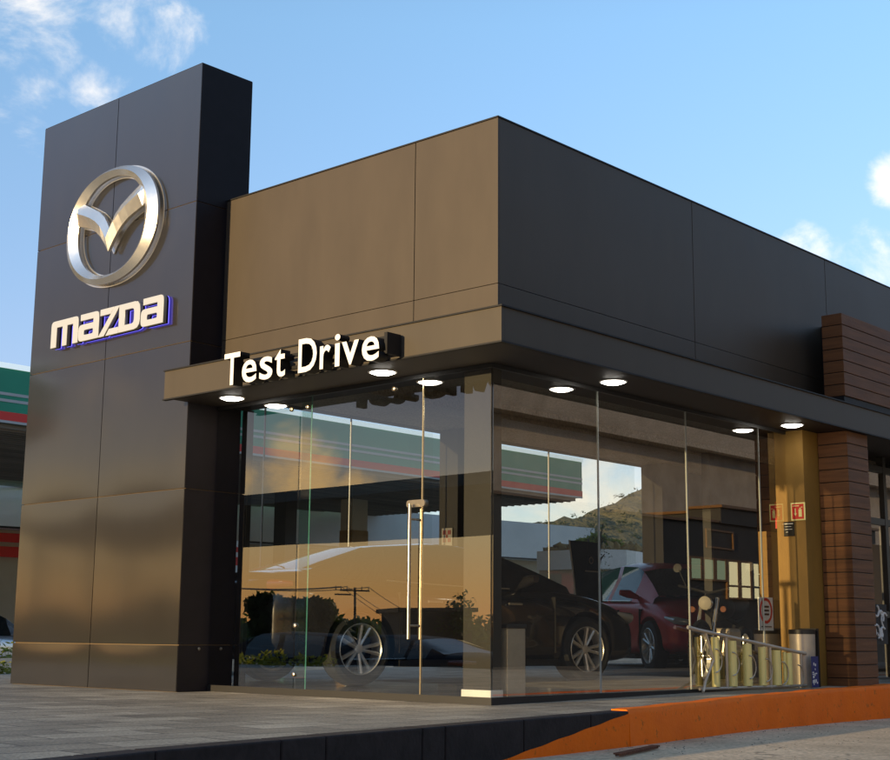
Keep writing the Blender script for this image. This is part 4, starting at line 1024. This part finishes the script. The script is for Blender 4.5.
# mirrored surroundings west of the platform
tree((-32, 52.8, -2.0), 4.35, 2.3, M['leaf'], 'big dark rounded tree mirrored beside the glass fin', nleaf=7000, seed=11, ls=.22)
tree((-40, 71, -2.2), 5.3, 2.4, M['leaf'], 'smaller dark tree mirrored in the left end of the glass', nleaf=4000, seed=12, ls=.2)
tree((-44, 52.5, -2.3), 5.2, 1.4, M['leaf'], 'loose dark tree mirrored above the low kiosk', nleaf=900, seed=13, ls=.13)
fw = MB(); rr = random.Random(21)
for i in range(95):
    t = i / 94; a = R(172 - 62 * t); D = rr.uniform(120, 150); cx_, cy_ = 12 + D * cos(a), 6 + D * sin(a); hh = rr.uniform(4.0, 6.2)
    leaf_cloud(fw, (cx_, cy_, -3.3 + hh * .5), (3.4, 3.4, hh * .52), 380, .5, rng=rr, hollow=.3)
    leaf_cloud(fw, (cx_ + rr.uniform(-2, 2), cy_, -3.3 + hh * .35), (3.4, 3.4, hh * .5), 250, .55, rng=rr, hollow=.1)
tag(fw.build('far_woodland', M['leaf'], fix=False), 'distant dark line of trees mirrored in the left glass', 'woodland', kind='stuff')
# utility pole and wires
up = empty('utility_pole', (-78, 95.5, -3.2), 'wooden utility pole with crossarms mirrored in the glass door', 'utility pole')
px_, py_ = -78, 95.5
MB().tube([(px_, py_, -3.2), (px_, py_, 5.05)], [.16, .12], 10).build('pole', M['bark'], up)
ad = Vector((.76, .65, 0)).normalized(); q = MB()
for z_, o_ in ((4.75, 1.5), (4.35, .8)):
    c_ = Vector((px_, py_, z_)) + ad * (0 if o_ > 1 else 1.2); q.obox((c_.x, c_.y), math.atan2(ad.y, ad.x), o_, .07, z_ - .07, z_ + .07)
q.build('crossarm', M['bark'], up)
q = MB()
for s_ in (-1.4, -.7, .8, 1.4, 1.9): c_ = Vector((px_, py_, 4.82)) + ad * s_; q.tube([c_, c_ + Vector((0, 0, .35))], [.06, .04], 8)
q.build('insulator', M['black'], up)
wr = MB()
def sag(a, b, s_, n=18): return [Vector(a).lerp(Vector(b), t / n) - Vector((0, 0, s_ * 4 * (t / n) * (1 - t / n))) for t in range(n + 1)]
P0 = Vector((px_, py_, 5.1))
for k, s_ in enumerate((-1.4, .8, 1.4)):
    wr.tube(sag(P0 + ad * s_, P0 + ad * s_ + Vector((-60, 38, -3.5 - k * .8)), 1.2), .035, 4)
    wr.tube(sag(P0 + ad * s_, P0 + ad * s_ + Vector((60, -28, .4 + k * .2)), 1.4), .035, 4)
wr.build('wire', M['black'], up)
# low kiosk
kk = empty('kiosk_building', (-45, 55.8, -2.4), 'low flat roofed kiosk with lit windows mirrored in the glass right of the door', 'building')
q = MB(); q.obox((-45, 55.8), R(125), 3.2, 2., -2.6, 1.85); q.build('wall', M['dark'], kk)
q = MB(); q.obox((-45, 55.8), R(125), 3.5, 2.3, 1.855, 2.1); q.build('roof', M['black'], kk)
# dark canopy west
wc = empty('roadside_canopy', (-24, 48, -1.5), 'big dark flat canopy across the road mirrored in the left glass', 'canopy')
q = MB(); q.add([(x, y, z) for z in (5.55, 5.95) for x, y in ((-20, 18 + 11.6), (-20, 62), (-38, 75), (-38, 36))], [(0, 1, 2, 3), (7, 6, 5, 4), (0, 4, 5, 1), (1, 5, 6, 2), (2, 6, 7, 3), (3, 7, 4, 0)])
q.build('roof', M['dark'], wc)
for x, y in ((-22, 60), (-36, 72)): bx('support_post', M['dark'], wc, x - .25, x + .25, y - .25, y + .25, -2, 5.54)
# mirrored cars
car('parked_car', SEDAN, (-3.2, 17.9, -.87), R(92), M['carnavy'], 'dark sedan on the lower road mirrored in the glass door', detail=True, level=1)
car('parked_car', SUV, (-7.0, 25.5, -1.02), R(70), M['carnavy'], 'dark navy car mirrored at the left end of the glass', detail=False, level=1)
# lamp post
lp = empty('street_lamp', (-40, 68.9, -2.3), 'thin street lamp post mirrored near the left end of the glass', 'street lamp')
MB().tube([(-40, 68.9, -2.3), (-40, 68.9, 4.0)], [.09, .06], 8).build('post', M['black'], lp); MB().box(-40.5, -39.6, 68.8, 69.0, 4.0, 4.12).build('lamp_head', M['black'], lp)

# building opposite (mirrored in the right glass)
ob = empty('opposite_building', (36, -9, -.26), 'dark building across the street mirrored in the right glass', 'building')
bx('wall', M['dark'], ob, 20, 60, -11, -8, -.26, 3.75); bx('upper_wall', M['dark'], ob, 35.4, 46, -10.9, -7.9, 3.752, 4.2)
q = MB(); q.box(20, 35.3, -11, -7.9, 3.752, 3.82); q.box(35.3, 46.1, -11, -7.8, 4.201, 4.28); q.build('cornice', M['woodframe'], ob)
M['opp'] = concrete_mat('weathered_concrete', (.42, .34, .26), (.58, .48, .38), crack=False)
bx('concrete_wall', M['opp'], ob, 8, 120, -19, -18, -.6, 8.2)
bx('concrete_beam', M['opp'], ob, 8, 120, -19, -17.3, 8.201, 18)
M['pane_tree_glow'] = mat('tree_glow_pane', (.05, .06, .03), .3, emit=(.33, .42, .26), estr=.38)  # dim green emission paints the trees seen in the first panes
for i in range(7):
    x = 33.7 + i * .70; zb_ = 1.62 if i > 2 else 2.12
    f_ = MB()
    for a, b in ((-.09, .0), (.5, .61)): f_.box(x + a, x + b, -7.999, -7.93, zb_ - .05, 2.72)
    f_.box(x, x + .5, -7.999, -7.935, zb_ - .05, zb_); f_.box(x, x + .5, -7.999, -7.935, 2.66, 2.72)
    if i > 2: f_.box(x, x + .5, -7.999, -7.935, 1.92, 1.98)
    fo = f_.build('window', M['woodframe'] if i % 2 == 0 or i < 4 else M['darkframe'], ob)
    MB().box(x + .002, x + .498, -7.95, -7.94, zb_ + .001, 2.659).build('pane', M['pane_tree_glow'] if i < 3 else M['glowpane'], fo)
q = MB(); q.box(34.6, 36.2, -7.999, -7.96, 3.0, 3.05); q.box(34.6, 34.65, -7.999, -7.96, 3.051, 3.5); q.box(36.15, 36.2, -7.999, -7.96, 3.051, 3.5); q.box(34.6, 36.2, -7.999, -7.96, 3.501, 3.55); q.build('sign_frame', M['woodframe'], ob)

# hillside
hb = MB(); rr = random.Random(17); nxh, nyh = 90, 30
def ridge(x):  # skyline height along X at Y=300
    pts = [(250, 26), (361, 36.7), (395, 41.3), (420, 48.5), (446, 57), (480, 68), (540, 80), (640, 70), (800, 40)]
    for (a, za), (b, zb) in zip(pts, pts[1:]):
        if a <= x <= b: t = (x - a) / (b - a); return za + (zb - za) * t
    return 20
from mathutils import noise
vs = []
for j in range(nyh + 1):
    for i in range(nxh + 1):
        x = 252 + (790 - 252) * i / nxh; t = j / nyh; y = 225 + 110 * t
        s_ = math.sin(min(1, t / .68) * pi / 2) if t < .68 else cos((t - .68) / .32 * pi / 2)
        z = -1 + ridge(x) * s_ + (noise.noise(Vector((x * .06, y * .06, 0))) * 4 + noise.noise(Vector((x * .2, y * .2, 3))) * 1.8) * s_
        vs.append((x, y, z))
hb.add(vs, [(j * (nxh + 1) + i, j * (nxh + 1) + i + 1, (j + 1) * (nxh + 1) + i + 1, (j + 1) * (nxh + 1) + i) for j in range(nyh) for i in range(nxh)])
tag(hb.build('hill', M['hill'], fix=False, smooth='all'), 'scrub covered hill seen through the rear glass', 'hill', kind='structure')
ht = MB()
for i in range(380):
    x = rr.uniform(330, 500); t = rr.uniform(.1, .72); y = 225 + 110 * t; s_ = math.sin(min(1, t / .68) * pi / 2)
    z = -1 + ridge(x) * s_; leaf_cloud(ht, (x, y, z + 1), (1.2, 1.2, .9), 12, .55, rng=rr, hollow=0)
tag(ht.build('hill_scrub', M['leaf'], fix=False), 'dark scrub scattered over the hillside', 'scrub', kind='stuff')

# ------------------------------------------------------------------ world: sky with clouds, sun
SUN_AZ, SUN_EL = 171.0, 6.0
wd = bpy.data.worlds.new('World'); scene.world = wd; wd.use_nodes = True
nt = wd.node_tree; N = nt.nodes; L = nt.links
for n_ in list(N): N.remove(n_)
out = N.new('ShaderNodeOutputWorld'); bg = N.new('ShaderNodeBackground'); bg.inputs['Strength'].default_value = .15
sky = N.new('ShaderNodeTexSky'); sky.sky_type = 'NISHITA'; sky.sun_disc = False
sky.sun_elevation = R(SUN_EL); sky.sun_rotation = R(90 - SUN_AZ); sky.air_density = 1.0; sky.dust_density = 1.0; sky.ozone_density = 2.0; sky.altitude = 1500
geo = N.new('ShaderNodeTexCoord')
# clouds: fractal noise gated by soft patches at given directions
def vdir(az, el): return (cos(R(el)) * cos(R(az)), cos(R(el)) * sin(R(az)), sin(R(el)))
nz = N.new('ShaderNodeTexNoise'); nz.inputs['Scale'].default_value = 10; nz.inputs['Detail'].default_value = 14; nz.inputs['Roughness'].default_value = .60; nz.inputs['Distortion'].default_value = .3
mpn = N.new('ShaderNodeMapping'); mpn.inputs['Scale'].default_value = (1, 1, 1.5)
L.new(geo.outputs['Generated'], mpn.inputs['Vector']); L.new(mpn.outputs[0], nz.inputs['Vector'])
PATCH = PATCHES = [  # az, el, radius deg, strength
    (61.6, 24.6, 5.0, .60), (54.5, 26.0, 4.8, .52), (60.2, 20.2, 3.0, .52), (56.4, 20.6, 2.6, .50), (49.3, 18.1, 1.5, .62), (45.8, 19.5, 1.0, .5), 
    (23.2, 18.0, 1.7, .78), (27.0, 15.2, 2.4, 1.25), (25.0, 14.6, 2.6, 1.2), (23.2, 13.2, 3.6, 1.0), (20, 15, 4, .7),
    (37.0, 5.2, 3.4, .95), (34.0, 6.0, 4.0, 1.1), (39.5, 4.2, 2.5, .8),
    (128.7, 6.2, 2.6, .74), (132.0, 6.6, 2.4, .72), (134.5, 5.8, 1.5, .7), (120, 9, 6, .7), (150, 8, 9, .6), (175, 5, 9, .5), (-20, 12, 9, .7), (5, 8, 9, .7), (90, 15, 12, .6), (200, 20, 14, .6)
]
acc = None
for az, el, rad, st in PATCH:
    dt = N.new('ShaderNodeVectorMath'); dt.operation = 'DOT_PRODUCT'; dt.inputs[1].default_value = vdir(az, el)
    L.new(geo.outputs['Generated'], dt.inputs[0])
    mr = N.new('ShaderNodeMapRange'); mr.interpolation_type = 'SMOOTHSTEP'; mr.inputs['From Min'].default_value = cos(R(rad)); mr.inputs['From Max'].default_value = 1
    mr.inputs['To Max'].default_value = st; L.new(dt.outputs['Value'], mr.inputs['Value'])
    if acc is None: acc = mr.outputs[0]
    else:
        mx = N.new('ShaderNodeMath'); mx.operation = 'MAXIMUM'; L.new(acc, mx.inputs[0]); L.new(mr.outputs[0], mx.inputs[1]); acc = mx.outputs[0]
ad_ = N.new('ShaderNodeMath'); ad_.operation = 'MULTIPLY_ADD'; ad_.inputs[1].default_value = .30; L.new(acc, ad_.inputs[0]); L.new(nz.outputs['Fac'], ad_.inputs[2])
cm = N.new('ShaderNodeMapRange'); cm.interpolation_type = 'SMOOTHSTEP'; cm.inputs['From Min'].default_value = .66; cm.inputs['From Max'].default_value = .90; cm.inputs['To Max'].default_value = .72
L.new(ad_.outputs[0], cm.inputs['Value'])
# cloud light: warm towards the sun, creamy white away from it
sd_ = N.new('ShaderNodeVectorMath'); sd_.operation = 'DOT_PRODUCT'; sd_.inputs[1].default_value = vdir(SUN_AZ, 2); L.new(geo.outputs['Generated'], sd_.inputs[0])
ws = N.new('ShaderNodeMapRange'); ws.inputs['From Min'].default_value = -.1; ws.inputs['From Max'].default_value = .75; L.new(sd_.outputs['Value'], ws.inputs['Value'])
cc = N.new('ShaderNodeMix'); cc.data_type = 'RGBA'; cc.inputs['A'].default_value = (3.6, 3.25, 2.8, 1); cc.inputs['B'].default_value = (4.6, 2.9, 1.05, 1); L.new(ws.outputs[0], cc.inputs['Factor'])
# sunset haze band low in the west
sx = N.new('ShaderNodeSeparateXYZ'); L.new(geo.outputs['Generated'], sx.inputs[0])
hz = N.new('ShaderNodeMapRange'); hz.interpolation_type = 'SMOOTHSTEP'; hz.inputs['From Min'].default_value = .34; hz.inputs['From Max'].default_value = .0; L.new(sx.outputs['Z'], hz.inputs['Value'])
hz.inputs['From Min'].default_value = .60; hz.inputs['From Max'].default_value = .20
hws = N.new('ShaderNodeMapRange'); hws.interpolation_type = 'SMOOTHSTEP'; hws.inputs['From Min'].default_value = -.15; hws.inputs['From Max'].default_value = .5; L.new(sd_.outputs['Value'], hws.inputs['Value'])
hw = N.new('ShaderNodeMath'); hw.operation = 'MULTIPLY'; L.new(hz.outputs[0], hw.inputs[0]); L.new(hws.outputs[0], hw.inputs[1])
hcol = N.new('ShaderNodeMix'); hcol.data_type = 'RGBA'; hcol.inputs['A'].default_value = (4.2, 2.9, 1.0, 1); hcol.inputs['B'].default_value = (4.6, 2.1, .75, 1)
N.remove(hcol); hcol = N.new('ShaderNodeValToRGB'); er = hcol.color_ramp; er.elements[0].position = 0; er.elements[0].color = (2.9, 1.25, .40, 1); er.elements[1].position = 1; er.elements[1].color = (.55, .75, 1.25, 1)
for p_, c_ in ((.10, (2.7, 1.55, .55, 1)), (.22, (2.3, 1.75, .90, 1)), (.36, (1.05, 1.08, 1.08, 1)), (.55, (.55, .66, .95, 1))): e_ = er.elements.new(p_); e_.color = c_
hl_ = N.new('ShaderNodeMapRange'); hl_.inputs['From Min'].default_value = .0; hl_.inputs['From Max'].default_value = .34; L.new(sx.outputs['Z'], hl_.inputs['Value']); L.new(hl_.outputs[0], hcol.inputs['Fac'])
gain = N.new('ShaderNodeMix'); gain.data_type = 'RGBA'; gain.blend_type = 'MULTIPLY'; gain.inputs['Factor'].default_value = 1; gain.inputs['B'].default_value = (1.19, 1.13, 1.10, 1)
sz_ = N.new('ShaderNodeSeparateXYZ'); L.new(geo.outputs['Generated'], sz_.inputs[0])
lowm = N.new('ShaderNodeMapRange'); lowm.inputs['From Min'].default_value = .18; lowm.inputs['From Max'].default_value = .42; L.new(sz_.outputs['Z'], lowm.inputs['Value'])
lowc = N.new('ShaderNodeMix'); lowc.data_type = 'RGBA'; lowc.inputs['A'].default_value = (.80, .68, .74, 1); lowc.inputs['B'].default_value = (1, 1.02, 1, 1); L.new(lowm.outputs[0], lowc.inputs['Factor'])
lowg = N.new('ShaderNodeMix'); lowg.data_type = 'RGBA'; lowg.blend_type = 'MULTIPLY'; lowg.inputs['Factor'].default_value = 1; L.new(sky.outputs[0], lowg.inputs['A']); L.new(lowc.outputs['Result'], lowg.inputs['B'])
L.new(lowg.outputs['Result'], gain.inputs['A'])
m1 = N.new('ShaderNodeMix'); m1.data_type = 'RGBA'; L.new(hw.outputs[0], m1.inputs['Factor']); L.new(gain.outputs['Result'], m1.inputs['A']); L.new(hcol.outputs['Color'], m1.inputs['B'])
m2 = N.new('ShaderNodeMix'); m2.data_type = 'RGBA'; L.new(cm.outputs[0], m2.inputs['Factor']); L.new(m1.outputs['Result'], m2.inputs['A']); L.new(cc.outputs['Result'], m2.inputs['B'])
L.new(m2.outputs['Result'], bg.inputs['Color']); L.new(bg.outputs[0], out.inputs[0])

sl_ = bpy.data.lights.new('sun', 'SUN'); sl_.energy = 2.4; sl_.angle = R(.6); sl_.color = (1, .74, .40)
so2 = bpy.data.objects.new('sun', sl_); COL.objects.link(so2); so2.location = (-20, 10, 20)
so2.rotation_euler = Vector(vdir(SUN_AZ, SUN_EL)).to_track_quat('Z', 'Y').to_euler()

# ------------------------------------------------------------------ camera
cam = bpy.data.cameras.new('camera'); co = bpy.data.objects.new('camera', cam); COL.objects.link(co); scene.camera = co
f_px, yaw_, pit, roll = 1384.9031, .7328, .1832, .0081
cam.sensor_fit = 'HORIZONTAL'; cam.sensor_width = 36; cam.lens = 36 * f_px / 890; cam.clip_start = .1; cam.clip_end = 3000
fw_ = Vector((cos(yaw_) * cos(pit), sin(yaw_) * cos(pit), sin(pit))); rt = Vector((sin(yaw_), -cos(yaw_), 0)); up_ = rt.cross(fw_)
r2 = rt * cos(roll) + up_ * sin(roll); u2 = -rt * sin(roll) + up_ * cos(roll)
mt = Matrix((r2, u2, -fw_)).transposed().to_4x4(); mt.translation = (0, 0, .48); co.matrix_world = mt

vs_ = scene.view_settings; vs_.view_transform = 'Standard'; vs_.look = 'None'; vs_.gamma = 1; vs_.use_curve_mapping = False; vs_.exposure = 1.45
scene.cycles.max_bounces = 10; scene.cycles.transparent_max_bounces = 16; scene.cycles.glossy_bounces = 5
